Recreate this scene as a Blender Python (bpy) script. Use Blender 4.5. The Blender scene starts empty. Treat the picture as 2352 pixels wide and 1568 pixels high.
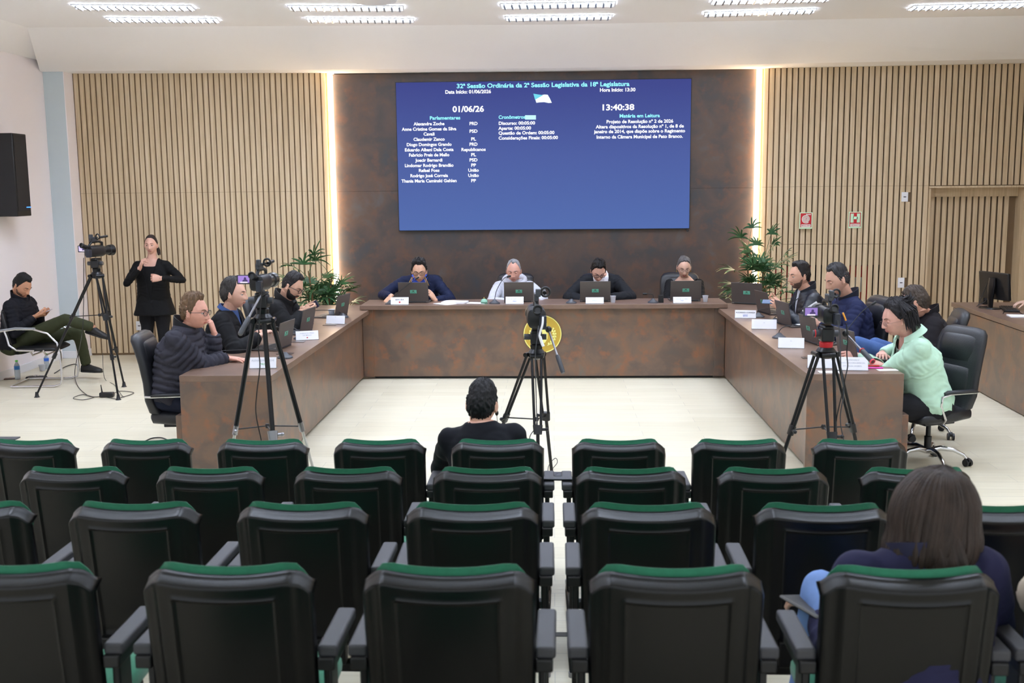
import bpy, bmesh, math, random
import numpy as np
from mathutils import Vector, Matrix, noise
R = math.radians
PI = math.pi
random.seed(7)
scn = bpy.context.scene
COL = scn.collection

# ------------------------------------------------------------------ camera
W, H, FPX = 2352, 1568, 2450.0
_pitch = math.atan(356 / FPX)
_yaw = math.atan(96 / FPX / math.cos(_pitch))
_roll = 0.0095
CAM = np.array([0.0, 0.0, 2.25])
_fw = np.array([-math.sin(_yaw) * math.cos(_pitch), math.cos(_yaw) * math.cos(_pitch), -math.sin(_pitch)])
_r0 = np.array([math.cos(_yaw), math.sin(_yaw), 0.0])
_u0 = np.cross(_r0, _fw)
_r = _r0 * math.cos(_roll) - _u0 * math.sin(_roll)
_u = _u0 * math.cos(_roll) + _r0 * math.sin(_roll)
cam = bpy.data.cameras.new('camera')
cam.sensor_width = 36.0
cam.lens = 36.0 * FPX / W
cam.clip_start = 0.05
cam.clip_end = 100
cam.dof.use_dof = True
cam.dof.focus_distance = 11.5
cam.dof.aperture_fstop = 4.5
camo = bpy.data.objects.new('camera', cam)
COL.objects.link(camo)
camo.matrix_world = Matrix(((_r[0], _u[0], -_fw[0], CAM[0]), (_r[1], _u[1], -_fw[1], CAM[1]),
                            (_r[2], _u[2], -_fw[2], CAM[2]), (0, 0, 0, 1)))
scn.camera = camo

def _ray(x, y):
    return _fw * FPX + _r * (x - W / 2) - _u * (y - H / 2)
def at(x, y, Y):                       # photo pixel -> world point on the plane at depth Y
    d = _ray(x, y); return Vector(CAM + d * (Y / d[1]))
def onz(x, y, z=0.0):                  # photo pixel -> world point at height z
    d = _ray(x, y); return Vector(CAM + d * ((z - CAM[2]) / d[2]))

# ------------------------------------------------------------------ world, view
wd = bpy.data.worlds.new('world'); scn.world = wd; wd.use_nodes = True
wd.node_tree.nodes['Background'].inputs[0].default_value = (0.90, 0.95, 1.0, 1)
wd.node_tree.nodes['Background'].inputs[1].default_value = 0.38
scn.view_settings.view_transform = 'Standard'
scn.view_settings.look = 'None'
scn.view_settings.gamma = 1
scn.view_settings.use_curve_mapping = False
scn.view_settings.exposure = 1.62
LAMP_POWER = 20.0                     # radiance of the fluorescent diffusers
LED_POWER = 7.5

# ------------------------------------------------------------------ materials
def srgb(r, g, b):
    return tuple(((c / 255) / 12.92 if c / 255 <= 0.04045 else ((c / 255 + 0.055) / 1.055) ** 2.4) for c in (r, g, b)) + (1,)
_mc = {}
def mat(name, col, rough=0.5, metal=0.0, var=0.0, vscale=6.0, bump=0.0, bscale=200.0, coat=0.0, emit=None, estr=0.0, spec=0.5, alpha=None, stretch=(1, 1, 1), ior=None, trans=0.0, sheen=0.0):
    if name in _mc: return _mc[name]
    m = bpy.data.materials.new(name); m.use_nodes = True; _mc[name] = m
    nt = m.node_tree; b = nt.nodes['Principled BSDF']
    c = srgb(*col)
    b.inputs['Base Color'].default_value = c
    b.inputs['Roughness'].default_value = rough
    b.inputs['Metallic'].default_value = metal
    b.inputs['Specular IOR Level'].default_value = spec
    if coat: b.inputs['Coat Weight'].default_value = coat
    if sheen: b.inputs['Sheen Weight'].default_value = sheen
    if trans: b.inputs['Transmission Weight'].default_value = trans
    if ior: b.inputs['IOR'].default_value = ior
    if alpha is not None: b.inputs['Alpha'].default_value = alpha
    if emit is not None:
        b.inputs['Emission Color'].default_value = srgb(*emit); b.inputs['Emission Strength'].default_value = estr
    if var or bump:
        tc = nt.nodes.new('ShaderNodeTexCoord'); mp = nt.nodes.new('ShaderNodeMapping')
        mp.inputs['Scale'].default_value = stretch
        nt.links.new(tc.outputs['Object'], mp.inputs[0])
    if var:
        n = nt.nodes.new('ShaderNodeTexNoise'); n.inputs['Scale'].default_value = vscale; n.inputs['Detail'].default_value = 5
        nt.links.new(mp.outputs[0], n.inputs['Vector'])
        r = nt.nodes.new('ShaderNodeValToRGB')
        r.color_ramp.elements[0].position = 0.3; r.color_ramp.elements[1].position = 0.7
        r.color_ramp.elements[0].color = tuple(max(0, x * (1 - var)) for x in c[:3]) + (1,)
        r.color_ramp.elements[1].color = tuple(min(1, x * (1 + var)) for x in c[:3]) + (1,)
        nt.links.new(n.outputs['Fac'], r.inputs[0]); nt.links.new(r.outputs[0], b.inputs['Base Color'])
    if bump:
        n2 = nt.nodes.new('ShaderNodeTexNoise'); n2.inputs['Scale'].default_value = bscale; n2.inputs['Detail'].default_value = 3
        nt.links.new(mp.outputs[0], n2.inputs['Vector'])
        bp = nt.nodes.new('ShaderNodeBump'); bp.inputs['Strength'].default_value = bump; bp.inputs['Distance'].default_value = 0.004
        nt.links.new(n2.outputs['Fac'], bp.inputs['Height']); nt.links.new(bp.outputs[0], b.inputs['Normal'])
    return m

def ramp_mat(name, scale, stops, rough=0.4, stretch=(1, 1, 1), detail=6, dist=0.0, rough_n=0.55, second=None, bump=0.0, spec=0.5):
    m = bpy.data.materials.new(name); m.use_nodes = True; nt = m.node_tree; b = nt.nodes['Principled BSDF']
    tc = nt.nodes.new('ShaderNodeTexCoord'); mp = nt.nodes.new('ShaderNodeMapping'); mp.inputs['Scale'].default_value = stretch
    nt.links.new(tc.outputs['Object'], mp.inputs[0])
    n = nt.nodes.new('ShaderNodeTexNoise'); n.inputs['Scale'].default_value = scale; n.inputs['Detail'].default_value = detail
    n.inputs['Roughness'].default_value = rough_n; n.inputs['Distortion'].default_value = dist
    nt.links.new(mp.outputs[0], n.inputs['Vector'])
    r = nt.nodes.new('ShaderNodeValToRGB'); el = r.color_ramp.elements
    while len(el) < len(stops): el.new(0.5)
    for e, (p, c) in zip(el, stops): e.position = p; e.color = srgb(*c)
    nt.links.new(n.outputs['Fac'], r.inputs[0]); out = r.outputs[0]
    if second:
        sc2, pos, c2, fac = second
        n2 = nt.nodes.new('ShaderNodeTexNoise'); n2.inputs['Scale'].default_value = sc2; n2.inputs['Detail'].default_value = 7; n2.inputs['Roughness'].default_value = 0.65
        mp2 = nt.nodes.new('ShaderNodeMapping'); mp2.inputs['Location'].default_value = (3.1, 7.7, 1.3)
        nt.links.new(tc.outputs['Object'], mp2.inputs[0]); nt.links.new(mp2.outputs[0], n2.inputs['Vector'])
        r2 = nt.nodes.new('ShaderNodeValToRGB'); r2.color_ramp.elements[0].position = pos; r2.color_ramp.elements[1].position = pos + 0.13
        r2.color_ramp.elements[1].color = (fac, fac, fac, 1)
        nt.links.new(n2.outputs['Fac'], r2.inputs[0])
        mx = nt.nodes.new('ShaderNodeMix'); mx.data_type = 'RGBA'
        nt.links.new(r2.outputs[0], mx.inputs['Factor']); nt.links.new(out, mx.inputs[6]); mx.inputs[7].default_value = srgb(*c2)
        out = mx.outputs[2]
    nt.links.new(out, b.inputs['Base Color'])
    b.inputs['Roughness'].default_value = rough; b.inputs['Specular IOR Level'].default_value = spec
    if bump:
        bp = nt.nodes.new('ShaderNodeBump'); bp.inputs['Strength'].default_value = bump; bp.inputs['Distance'].default_value = 0.003
        nt.links.new(n.outputs['Fac'], bp.inputs['Height']); nt.links.new(bp.outputs[0], b.inputs['Normal'])
    return m

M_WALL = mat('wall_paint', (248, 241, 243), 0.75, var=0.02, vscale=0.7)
M_PILLAR = mat('pillar_daylight_tint', (205, 216, 220), 0.75, var=0.02, vscale=0.7)  # bluish window daylight put into the colour of the pillar front
M_CEIL = mat('ceiling_paint', (248, 246, 245), 0.85, var=0.015, vscale=0.5)
M_RUST = ramp_mat('rust_laminate', 3.2, [(0.28, (62, 62, 66)), (0.42, (72, 63, 60)), (0.52, (80, 67, 62)), (0.62, (88, 70, 60)), (0.75, (86, 80, 78))],
                  rough=0.42, dist=0.4, second=(6.0, 0.53, (110, 74, 54), 0.45), bump=0.05)
M_RUST2 = ramp_mat('rust_laminate_desk', 3.6, [(0.28, (94, 86, 80)), (0.42, (104, 86, 76)), (0.52, (116, 94, 80)), (0.62, (126, 96, 76)), (0.75, (112, 102, 94))],
                  rough=0.33, dist=0.4, second=(6.0, 0.53, (150, 96, 64), 0.6), bump=0.05)
M_TOP = ramp_mat('desk_top_laminate', 3.0, [(0.3, (104, 84, 74)), (0.5, (118, 94, 80)), (0.7, (128, 104, 88))], rough=0.34, dist=0.3,
                 second=(6, 0.62, (134, 100, 80), 0.4))
M_WOOD = ramp_mat('oak_slats', 3.0, [(0.30, (194, 170, 136)), (0.5, (210, 187, 152)), (0.7, (222, 201, 170))], rough=0.5, stretch=(13.5, 13.5, 0.5), detail=7, dist=0.15, rough_n=0.6)
M_WOODBACK = mat('oak_groove', (122, 98, 70), 0.6, var=0.1, vscale=3)
M_BLACK = mat('black_plastic', (17, 18, 22), 0.42, bump=0.12, bscale=350)
M_SHELL = mat('chair_shell_plastic', (5, 6, 9), 0.32, spec=0.42, bump=0.10, bscale=260)
M_ARM = mat('armrest_plastic', (66, 66, 71), 0.55, bump=0.25, bscale=300)
M_GREEN = mat('green_upholstery', (42, 126, 94), 0.85, var=0.08, vscale=60, bump=0.3, bscale=500, sheen=0.3)
M_LEATHER = mat('black_leather', (26, 27, 32), 0.42, bump=0.25, bscale=120)
M_CHROME = mat('chrome', (215, 215, 218), 0.12, metal=1.0)
M_STEEL = mat('brushed_steel', (150, 150, 155), 0.3, metal=1.0)
M_TRIP = mat('tripod_black', (20, 20, 23), 0.3, metal=0.3)
M_GREY = mat('dark_grey_plastic', (60, 62, 68), 0.45)
M_LAPTOP = mat('laptop_dark_metal', (84, 77, 74), 0.4, metal=0.15, bump=0.05)
M_KEY = mat('keyboard_keys', (30, 30, 33), 0.5)
M_PAPER = mat('white_paper', (240, 240, 245), 0.7)
M_PLATE = mat('white_card', (244, 244, 250), 0.45)
M_TEAL = mat('teal_sticker', (96, 172, 148), 0.5)
M_RED = mat('red_paint', (196, 30, 40), 0.5)
M_WHITEP = mat('white_plastic', (236, 236, 240), 0.4)
M_CLEAR = mat('clear_plastic', (235, 240, 245), 0.08, trans=0.9, ior=1.3)
M_GLASS = mat('spectacle_glass', (245, 248, 250), 0.03, trans=1.0, ior=1.05)
M_TXT = mat('dark_text', (60, 62, 72), 0.6)

# ------------------------------------------------------------------ mesh helpers
class MB:
    def __init__(s): s.v = []; s.f = []; s.m = []; s.cur = 0
    def add(s, vs, fs, T=None):
        o = len(s.v)
        if T is not None: vs = [tuple(T @ Vector(p)) for p in vs]
        s.v += [tuple(p) for p in vs]; s.f += [tuple(i + o for i in f) for f in fs]; s.m += [s.cur] * len(fs); return s
    def box(s, c, d, T=None, rz=0.0):
        x, y, z = d[0] / 2, d[1] / 2, d[2] / 2
        M = Matrix.Translation(Vector(c)) @ Matrix.Rotation(rz, 4, 'Z')
        if T is not None: M = T @ M
        vs = [(a * x, b * y, e * z) for e in (-1, 1) for a, b in ((-1, -1), (1, -1), (1, 1), (-1, 1))]
        return s.add(vs, [(3, 2, 1, 0), (4, 5, 6, 7), (0, 1, 5, 4), (1, 2, 6, 5), (2, 3, 7, 6), (3, 0, 4, 7)], M)
    def loft(s, secs, cap=True, T=None):          # secs: list of rings (equal length lists of points)
        n = len(secs[0]); vs = [p for r in secs for p in r]; fs = []
        for i in range(len(secs) - 1):
            for j in range(n):
                a = i * n + j; b = i * n + (j + 1) % n
                fs.append((a, b, b + n, a + n))
        if cap: fs.append(tuple(range(n))[::-1]); fs.append(tuple((len(secs) - 1) * n + j for j in range(n)))
        return s.add(vs, fs, T)
    def tube(s, pts, r, n=10, T=None, cap=True):
        pts = [Vector(p) for p in pts]; k = len(pts)
        rr = r if isinstance(r, (list, tuple)) else [r] * k
        t0 = (pts[1] - pts[0]).normalized(); up = Vector((0, 0, 1)) if abs(t0.z) < 0.9 else Vector((1, 0, 0))
        a = t0.cross(up).normalized(); secs = []
        for i, p in enumerate(pts):
            t = (pts[min(i + 1, k - 1)] - pts[max(i - 1, 0)])
            t = t.normalized() if t.length > 1e-9 else t0
            a = (a - t * a.dot(t)).normalized(); b = t.cross(a)
            secs.append([p + (a * math.cos(2 * PI * j / n) + b * math.sin(2 * PI * j / n)) * rr[i] for j in range(n)])
        return s.loft(secs, cap, T)
    def cyl(s, p0, p1, r0, r1=None, n=16, T=None): return s.tube([p0, p1], [r0, r0 if r1 is None else r1], n, T)
    def lathe(s, prof, c=(0, 0, 0), n=24, T=None):   # prof: (radius, z)
        c = Vector(c)
        return s.loft([[c + Vector((r * math.cos(2 * PI * j / n), r * math.sin(2 * PI * j / n), z)) for j in range(n)] for r, z in prof], True, T)
    def ell(s, c, rad, nu=16, nv=10, T=None):
        c = Vector(c); secs = []
        for i in range(nv + 1):
            th = PI * (0.02 + 0.96 * i / nv)
            secs.append([c + Vector((rad[0] * math.sin(th) * math.cos(2 * PI * j / nu), rad[1] * math.sin(th) * math.sin(2 * PI * j / nu), -rad[2] * math.cos(th))) for j in range(nu)])
        return s.loft(secs, True, T)
    def capsule(s, p0, p1, r0, r1, n=12, rings=3, T=None):
        p0, p1 = Vector(p0), Vector(p1); d = (p1 - p0).normalized(); pts = []; rr = []
        for i in range(rings + 1):
            a = PI / 2 * (1 - i / (rings + 0.001) * 0.97) * 1.0
            pts.append(p0 - d * r0 * math.sin(a)); rr.append(max(r0 * math.cos(a), r0 * 0.05))
        for i in range(rings + 1):
            a = PI / 2 * (i / (rings + 0.001) * 0.97)
            pts.append(p1 + d * r1 * math.sin(a)); rr.append(max(r1 * math.cos(a), r1 * 0.05))
        return s.tube(pts, rr, n, T)
    def torus(s, c, R_, r, n=24, m=8, T=None, axis='Z', arc=2 * PI, start=0.0):
        c = Vector(c); pts = []
        k = n if arc > 6.2 else n
        secs = []
        for i in range(k + (0 if arc > 6.2 else 1)):
            a = start + arc * i / k; rad = Vector((math.cos(a), math.sin(a), 0)); up = Vector((0, 0, 1))
            if axis == 'Y': rad = Vector((math.cos(a), 0, math.sin(a))); up = Vector((0, 1, 0))
            if axis == 'X': rad = Vector((0, math.cos(a), math.sin(a))); up = Vector((1, 0, 0))
            secs.append([c + rad * (R_ + r * math.cos(2 * PI * j / m)) + up * r * math.sin(2 * PI * j / m) for j in range(m)])
        if arc > 6.2: secs.append(secs[0]); return s.loft(secs, False, T)
        return s.loft(secs, True, T)
    def sell(s, secs, p=2.6, n=28, T=None):       # super-ellipse sections: (centre, half vector a, half vector b)
        out = []
        for c, a, b in secs:
            c, a, b = Vector(c), Vector(a), Vector(b); ring = []
            for j in range(n):
                t = 2 * PI * j / n; ct, st = math.cos(t), math.sin(t)
                ring.append(c + a * (abs(ct) ** (2 / p) * (1 if ct >= 0 else -1)) + b * (abs(st) ** (2 / p) * (1 if st >= 0 else -1)))
            out.append(ring)
        return s.loft(out, True, T)
    def mesh(s, name='m'):
        me = bpy.data.meshes.new(name); me.from_pydata(s.v, [], s.f); me.update(); return me
    def build(s, name, mats, parent=None, bevel=0.0, smooth=True, loc=None, angle=40, seg=2, sub=0, recalc=True):
        me = s.mesh(name)
        return link(name, me, mats, parent, bevel, smooth, loc, angle, seg, sub, s.m, recalc)

def link(name, me, mats, parent=None, bevel=0.0, smooth=True, loc=None, angle=40, seg=2, sub=0, mi=None, recalc=True):
    if recalc:
        bm = bmesh.new(); bm.from_mesh(me); bmesh.ops.recalc_face_normals(bm, faces=bm.faces); bm.to_mesh(me); bm.free()
    for m in (mats if isinstance(mats, (list, tuple)) else [mats]): me.materials.append(m)
    if mi is not None and any(mi): me.polygons.foreach_set('material_index', mi)
    if smooth:
        me.polygons.foreach_set('use_smooth', [True] * len(me.polygons))
        try: me.set_sharp_from_angle(angle=R(angle))
        except Exception: pass
    o = bpy.data.objects.new(name, me); COL.objects.link(o)
    if parent is not None: o.parent = parent
    if loc is not None: o.location = loc
    if bevel:
        b = o.modifiers.new('bevel', 'BEVEL'); b.width = bevel; b.segments = seg; b.limit_method = 'ANGLE'; b.angle_limit = R(35)
    if sub:
        b = o.modifiers.new('sub', 'SUBSURF'); b.levels = sub; b.render_levels = sub
    return o

def tag(o, label=None, cat=None, group=None, kind=None):
    if label: o['label'] = label
    if cat: o['category'] = cat
    if group: o['group'] = group
    if kind: o['kind'] = kind
    return o
def thing(name, label, cat, loc=(0, 0, 0), rz=0.0, group=None):
    o = bpy.data.objects.new(name, None); o.empty_display_size = 0.1; COL.objects.link(o)
    o.location = loc; o.rotation_euler = (0, 0, rz)
    return tag(o, label, cat, group)
_kids = {}
def kids(o):
    return [c for c in bpy.data.objects if c.parent == o]
def copy_tree(o, parent=None):
    c = o.copy(); COL.objects.link(c)
    if parent is not None: c.parent = parent
    for ch in kids(o): copy_tree(ch, c)
    return c
def dup(root, label, loc, rz=0.0, group=None, scale=None):
    c = copy_tree(root); c.location = loc; c.rotation_euler = (0, 0, rz); c['label'] = label
    if group: c['group'] = group
    if scale: c.scale = scale
    return c
def struct(name, mb, mats, bevel=0.0, smooth=False):
    o = mb.build(name, mats, None, bevel, smooth); o['kind'] = 'structure'; return o

def text(body, size, loc, rot, m, parent, name='lettering', align='CENTER', bold=0.0, ext=0.0008, T=None, spacing=1.0, xscale=1.0):
    cu = bpy.data.curves.new('t', 'FONT'); cu.body = body; cu.size = size; cu.align_x = align; cu.align_y = 'CENTER'
    cu.offset = bold * size; cu.extrude = ext; cu.space_character = spacing; cu.resolution_u = 3
    o = bpy.data.objects.new('t', cu); COL.objects.link(o); bpy.context.view_layer.update()
    me = bpy.data.meshes.new_from_object(o.evaluated_get(bpy.context.evaluated_depsgraph_get()))
    bpy.data.objects.remove(o); bpy.data.curves.remove(cu)
    me.materials.clear(); me.materials.append(m)
    M = Matrix.Translation(Vector(loc)) @ rot.to_4x4() @ Matrix.Diagonal((xscale, 1, 1, 1))
    if T is not None: M = T @ M
    me.transform(M)
    ob = bpy.data.objects.new(name, me); COL.objects.link(ob)
    if parent is not None: ob.parent = parent
    return ob
ROT_FRONT = Matrix.Rotation(R(90), 3, 'X')      # text standing up, read from -Y
# ================================================================== ROOM
XC = -0.13
XL = -6.66            # left wall
ZW = 3.75
# floor
m = MB(); m.box((0.3, 7.2, -0.05), (17, 19, 0.1)); 
M_FLOOR = bpy.data.materials.new('pale_oak_floor'); M_FLOOR.use_nodes = True
def _floor():
    nt = M_FLOOR.node_tree; b = nt.nodes['Principled BSDF']; tc = nt.nodes.new('ShaderNodeTexCoord')
    br = nt.nodes.new('ShaderNodeTexBrick'); mp = nt.nodes.new('ShaderNodeMapping'); nt.links.new(tc.outputs['Object'], mp.inputs[0])
    nt.links.new(mp.outputs[0], br.inputs['Vector'])
    br.inputs['Scale'].default_value = 1.0; br.inputs['Brick Width'].default_value = 1.35; br.inputs['Row Height'].default_value = 0.19
    br.inputs['Mortar Size'].default_value = 0.002; br.inputs['Color1'].default_value = srgb(228, 221, 199); br.inputs['Color2'].default_value = srgb(220, 212, 188)
    br.inputs['Mortar'].default_value = srgb(194, 188, 172); br.offset = 0.4
    n = nt.nodes.new('ShaderNodeTexNoise'); mp2 = nt.nodes.new('ShaderNodeMapping'); mp2.inputs['Scale'].default_value = (1.2, 26, 1)
    nt.links.new(tc.outputs['Object'], mp2.inputs[0]); nt.links.new(mp2.outputs[0], n.inputs['Vector']); n.inputs['Scale'].default_value = 1.6; n.inputs['Detail'].default_value = 6
    r = nt.nodes.new('ShaderNodeValToRGB'); r.color_ramp.elements[0].position = 0.3; r.color_ramp.elements[1].position = 0.7
    r.color_ramp.elements[0].color = (0.86, 0.84, 0.80, 1); r.color_ramp.elements[1].color = (1, 1, 1, 1)
    nt.links.new(n.outputs['Fac'], r.inputs[0])
    mx = nt.nodes.new('ShaderNodeMix'); mx.data_type = 'RGBA'; mx.blend_type = 'MULTIPLY'; mx.inputs['Factor'].default_value = 0.8
    nt.links.new(br.outputs['Color'], mx.inputs[6]); nt.links.new(r.outputs[0], mx.inputs[7]); nt.links.new(mx.outputs[2], b.inputs['Base Color'])
    b.inputs['Roughness'].default_value = 0.38
_floor()
struct('floor', m, M_FLOOR)
# audience tiers (each a shallow step carrying one row of seats)
TIERS = [(0.08, 4.98, 4.10), (0.18, 4.10, 3.22), (0.27, 3.22, 2.34), (0.325, 2.34, 0.6)]
for i, (z, y1, y0) in enumerate(TIERS):
    m = MB(); m.box((0.0, (y0 + y1) / 2, z / 2), (9.0, y1 - y0, z)); m.cur = 1
    m.box((0.0, y1 - 0.02, z / 2), (9.0, 0.045, z + 0.006))
    struct('trim_%d' % (i + 1), m, [M_FLOOR, mat('step_nosing', (70, 66, 60), 0.5)])
# ceiling plane (ends at the sloped bulkhead)
m = MB()
m.add([(-6.07, -1, 4.12), (6.6, -1, 4.12), (6.6, 12.75, 4.12), (0, 12.9, 4.12), (-6.07, 12.5, 4.12)], [(0, 1, 2, 3, 4)])
m.add([(-6.07, -1, 4.12), (-6.07, 12.5, 4.12), (XL, 13.92, 3.925), (XL, -1, 3.925)], [(0, 1, 2, 3)])
A_, B_, C_, D_ = Vector((-6.07, 12.5, 4.12)), Vector((0, 12.9, 4.12)), Vector((0, 14.1, ZW)), Vector((XL, 13.98, 3.79))
for i in range(40):
    t0, t1 = i / 40, (i + 1) / 40
    for j in range(6):
        q = lambda t, u: A_.lerp(B_, t).lerp(D_.lerp(C_, t), u)
        m.add([q(t0, j / 6), q(t1, j / 6), q(t1, (j + 1) / 6), q(t0, (j + 1) / 6)], [(0, 1, 2, 3)])
m.add([A_, D_, (XL, 13.92, 3.925)], [(0, 1, 2)])
m.add([(0, 12.9, 4.12), (6.6, 12.75, 4.12), (6.6, 13.75, ZW), (0, 14.1, ZW)], [(0, 1, 2, 3)])
m.add([(XL, 13.98, 3.79), (0, 14.1, ZW), (0, 14.8, ZW), (-6.9, 14.8, 3.79), (-6.9, 13.98, 3.79)], [(0, 1, 2, 3, 4)]); m.add([(0, 14.1, ZW), (6.6, 13.75, ZW), (6.6, 14.8, ZW), (0, 14.8, ZW)], [(0, 1, 2, 3)])
m.add([(-7, -1, 4.2), (7, -1, 4.2), (7, 15, 4.2), (-7, 15, 4.2)], [(0, 1, 2, 3)])
struct('ceiling', m, M_CEIL)
# left wall + pillar + return
m = MB(); m.box((XL - 0.1, 7.6, 2.1), (0.2, 12.9, 4.2)); struct('wall_left', m, M_WALL)
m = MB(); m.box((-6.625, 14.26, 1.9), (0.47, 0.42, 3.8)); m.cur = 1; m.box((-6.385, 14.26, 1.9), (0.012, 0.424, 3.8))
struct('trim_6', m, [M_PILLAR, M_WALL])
# dark centre wall
m = MB(); m.box((XC, 14.62, 1.1), (5.62, 0.2, 2.2)); m.box((XC, 14.62, 2.977), (5.62, 0.2, 1.55)); m.box((XC, 14.66, 2), (5.6, 0.2, 4))
struct('wall_back', m, M_RUST, bevel=0.002)

# slatted oak walls
PITCH, SW, SD = 0.0742, 0.056, 0.016
def slats(m, p0, p1, z0, z1, holes=(), splits=(2.21,)):
    """vertical slats from plan point p0 to p1, facing the room"""
    p0, p1 = Vector(p0 + (0,)), Vector(p1 + (0,)); L = (p1 - p0).length; d = (p1 - p0) / L; ang = math.atan2(d.y, d.x)
    n = int(L / PITCH)
    for i in range(n):
        s = (i + 0.5) * L / n; c = p0 + d * s
        segs = [(z0, z1)]
        cuts = [(zz - 0.0015, zz + 0.0015) for zz in splits]
        for hx0, hx1, hz0, hz1 in holes:
            if hx0 < c.x < hx1: cuts.append((hz0, hz1))
        for a, b in cuts:
            new = []
            for u, v in segs:
                if b <= u or a >= v: new.append((u, v)); continue
                if a > u: new.append((u, a))
                if b < v: new.append((b, v))
            segs = new
        for u, v in segs:
            if v - u > 0.01: m.box((c.x, c.y, (u + v) / 2), (SW, SD, v - u), rz=ang)
# left
m = MB(); slats(m, (-6.375, 14.30), (-3.02, 14.46), 0.03, 3.80)
m.cur = 1; a = math.atan2(0.16, 3.29); m.box((-4.70, 14.40, 1.90), (3.40, 0.03, 3.80), rz=a)
struct('wall_left_slatted', m, [M_WOOD, M_WOODBACK])['label'] = 'oak slatted wall behind the interpreter'
# right, with the door recess and the hydrant cupboard
DX0, DX1, DZ = 4.93, 6.14, 2.19
YR = lambda x: 14.46 - (x - 2.76) * 0.05
m = MB(); slats(m, (2.76, YR(2.76)), (DX0, YR(DX0)), 0.03, ZW, holes=((2.93, 4.44, 1.446, 1.452), (4.60, 4.69, 2.0, 2.125), (4.60, 4.69, 0.865, 1.0)), splits=(2.21,))
slats(m, (DX0, YR(DX0)), (6.3, YR(6.3)), DZ + 0.02, ZW)
slats(m, (DX0 + 0.08, YR(DX0) + 0.2), (DX1 - 0.1, YR(DX1) + 0.2), 0.03, DZ - 0.12, splits=())
m.box((6.2, YR(6.2), 1.12), (0.12, 0.03, DZ)); m.box((6.42, 14.36, 1.9), (0.5, 0.03, 3.8))
GX = [2.95 + 0.0742 * i for i in range(0, 20)]
m.cur = 1
ar = math.atan2(-0.05, 1)
def backing(x0, x1, z0, z1, dy=0.02): 
    xc = (x0 + x1) / 2; m.box((xc, YR(xc) + dy + 0.012, (z0 + z1) / 2), (x1 - x0, 0.012, z1 - z0), rz=ar)
backing(2.72, DX0, 1.17, ZW); backing(2.72, DX0, 0, 0.70); backing(2.72, 2.92, .70, 1.17); backing(3.6, 3.72, .70, 1.17); backing(4.37, DX0, .70, 1.17)
backing(DX0, 6.35, DZ, ZW); backing(DX0, DX1, 0, DZ, 0.22)
m.cur = 0
m.box((DX0 + 0.012, YR(DX0) + 0.11, DZ / 2), (0.024, 0.25, DZ)); m.box((DX1, YR(DX1) + 0.11, DZ / 2), (0.024, 0.25, DZ))
m.box(((DX0 + DX1) / 2, YR(5.5) + 0.11, DZ), (DX1 - DX0, 0.28, 0.024), rz=ar); m.box(((DX0 + DX1) / 2, YR(5.5) + 0.19, DZ - 0.07), (DX1 - DX0, 0.06, 0.12), rz=ar)
struct('wall_right_slatted', m, [M_WOOD, M_WOODBACK])['label'] = 'oak slatted wall with door recess'
m = MB(); slats(m, (6.32, 14.3), (6.5, 9.0), 0.03, ZW); m.box((6.55, 11.0, 1.9), (0.1, 7.5, 3.8)); struct('wall_right', m, M_WOOD)
# hydrant niche behind the grille (dark box with the red cupboard in it)
m = MB()
for x0, x1 in ((2.90, 3.62), (3.70, 4.39)):
    xc = (x0 + x1) / 2; w = x1 - x0
    m.box((xc, 14.78, .93), (w, 0.02, .55)); m.box((x0, 14.64, .93), (0.02, .26, .55)); m.box((x1, 14.64, .93), (0.02, .26, .55))
    m.box((xc, 14.64, .66), (w, .26, 0.02)); m.box((xc, 14.64, 1.21), (w, .26, 0.02))
struct('trim_7', m, mat('niche_dark', (30, 22, 20), 0.8))
for k, (xc, w) in enumerate(((3.26, 0.5), (4.05, 0.5))):
    b = thing('hydrant_cabinet', ['red hydrant cabinet behind the wall grille beside the palm', 'red hydrant cabinet behind the wall grille above the navy jacket'][k], 'hydrant cabinet', (xc, 14.62, 0.67))
    MB().box((0, 0.05, 0.24), (w, 0.16, 0.46)).build('body', M_RED, b, bevel=0.004)
    MB().box((0, -0.04, 0.22), (w * 0.6, 0.012, 0.2)).build('window', mat('cabinet_window', (200, 205, 205), 0.2), b, bevel=0.003)
# skirting
m = MB(); m.box((XL + 0.008, 7.7, 0.05), (0.016, 12.65, 0.1)); struct('baseboard_left', m, M_WHITEP, bevel=0.003)
m = MB(); m.box((-6.52, 14.042, 0.05), (0.28, 0.015, 0.1)); m.box((-6.372, 14.25, 0.05), (0.015, 0.42, 0.1)); struct('baseboard_back', m, M_WHITEP, bevel=0.003)
# LED light channels either side of the dark wall
M_LED = mat('led_strip', (255, 250, 240), 0.5, emit=(255, 226, 190), estr=LED_POWER)
for k, x in enumerate((XC - 2.845, XC + 2.845)):
    o = MB().box((x, 14.475, ZW / 2), (0.040, 0.09, ZW)).build('led_strip', M_LED)
    tag(o, ['vertical glowing light strip left of the dark wall', 'vertical glowing light strip right of the dark wall'][k], 'light strip', 'light strips beside the dark wall')

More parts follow.
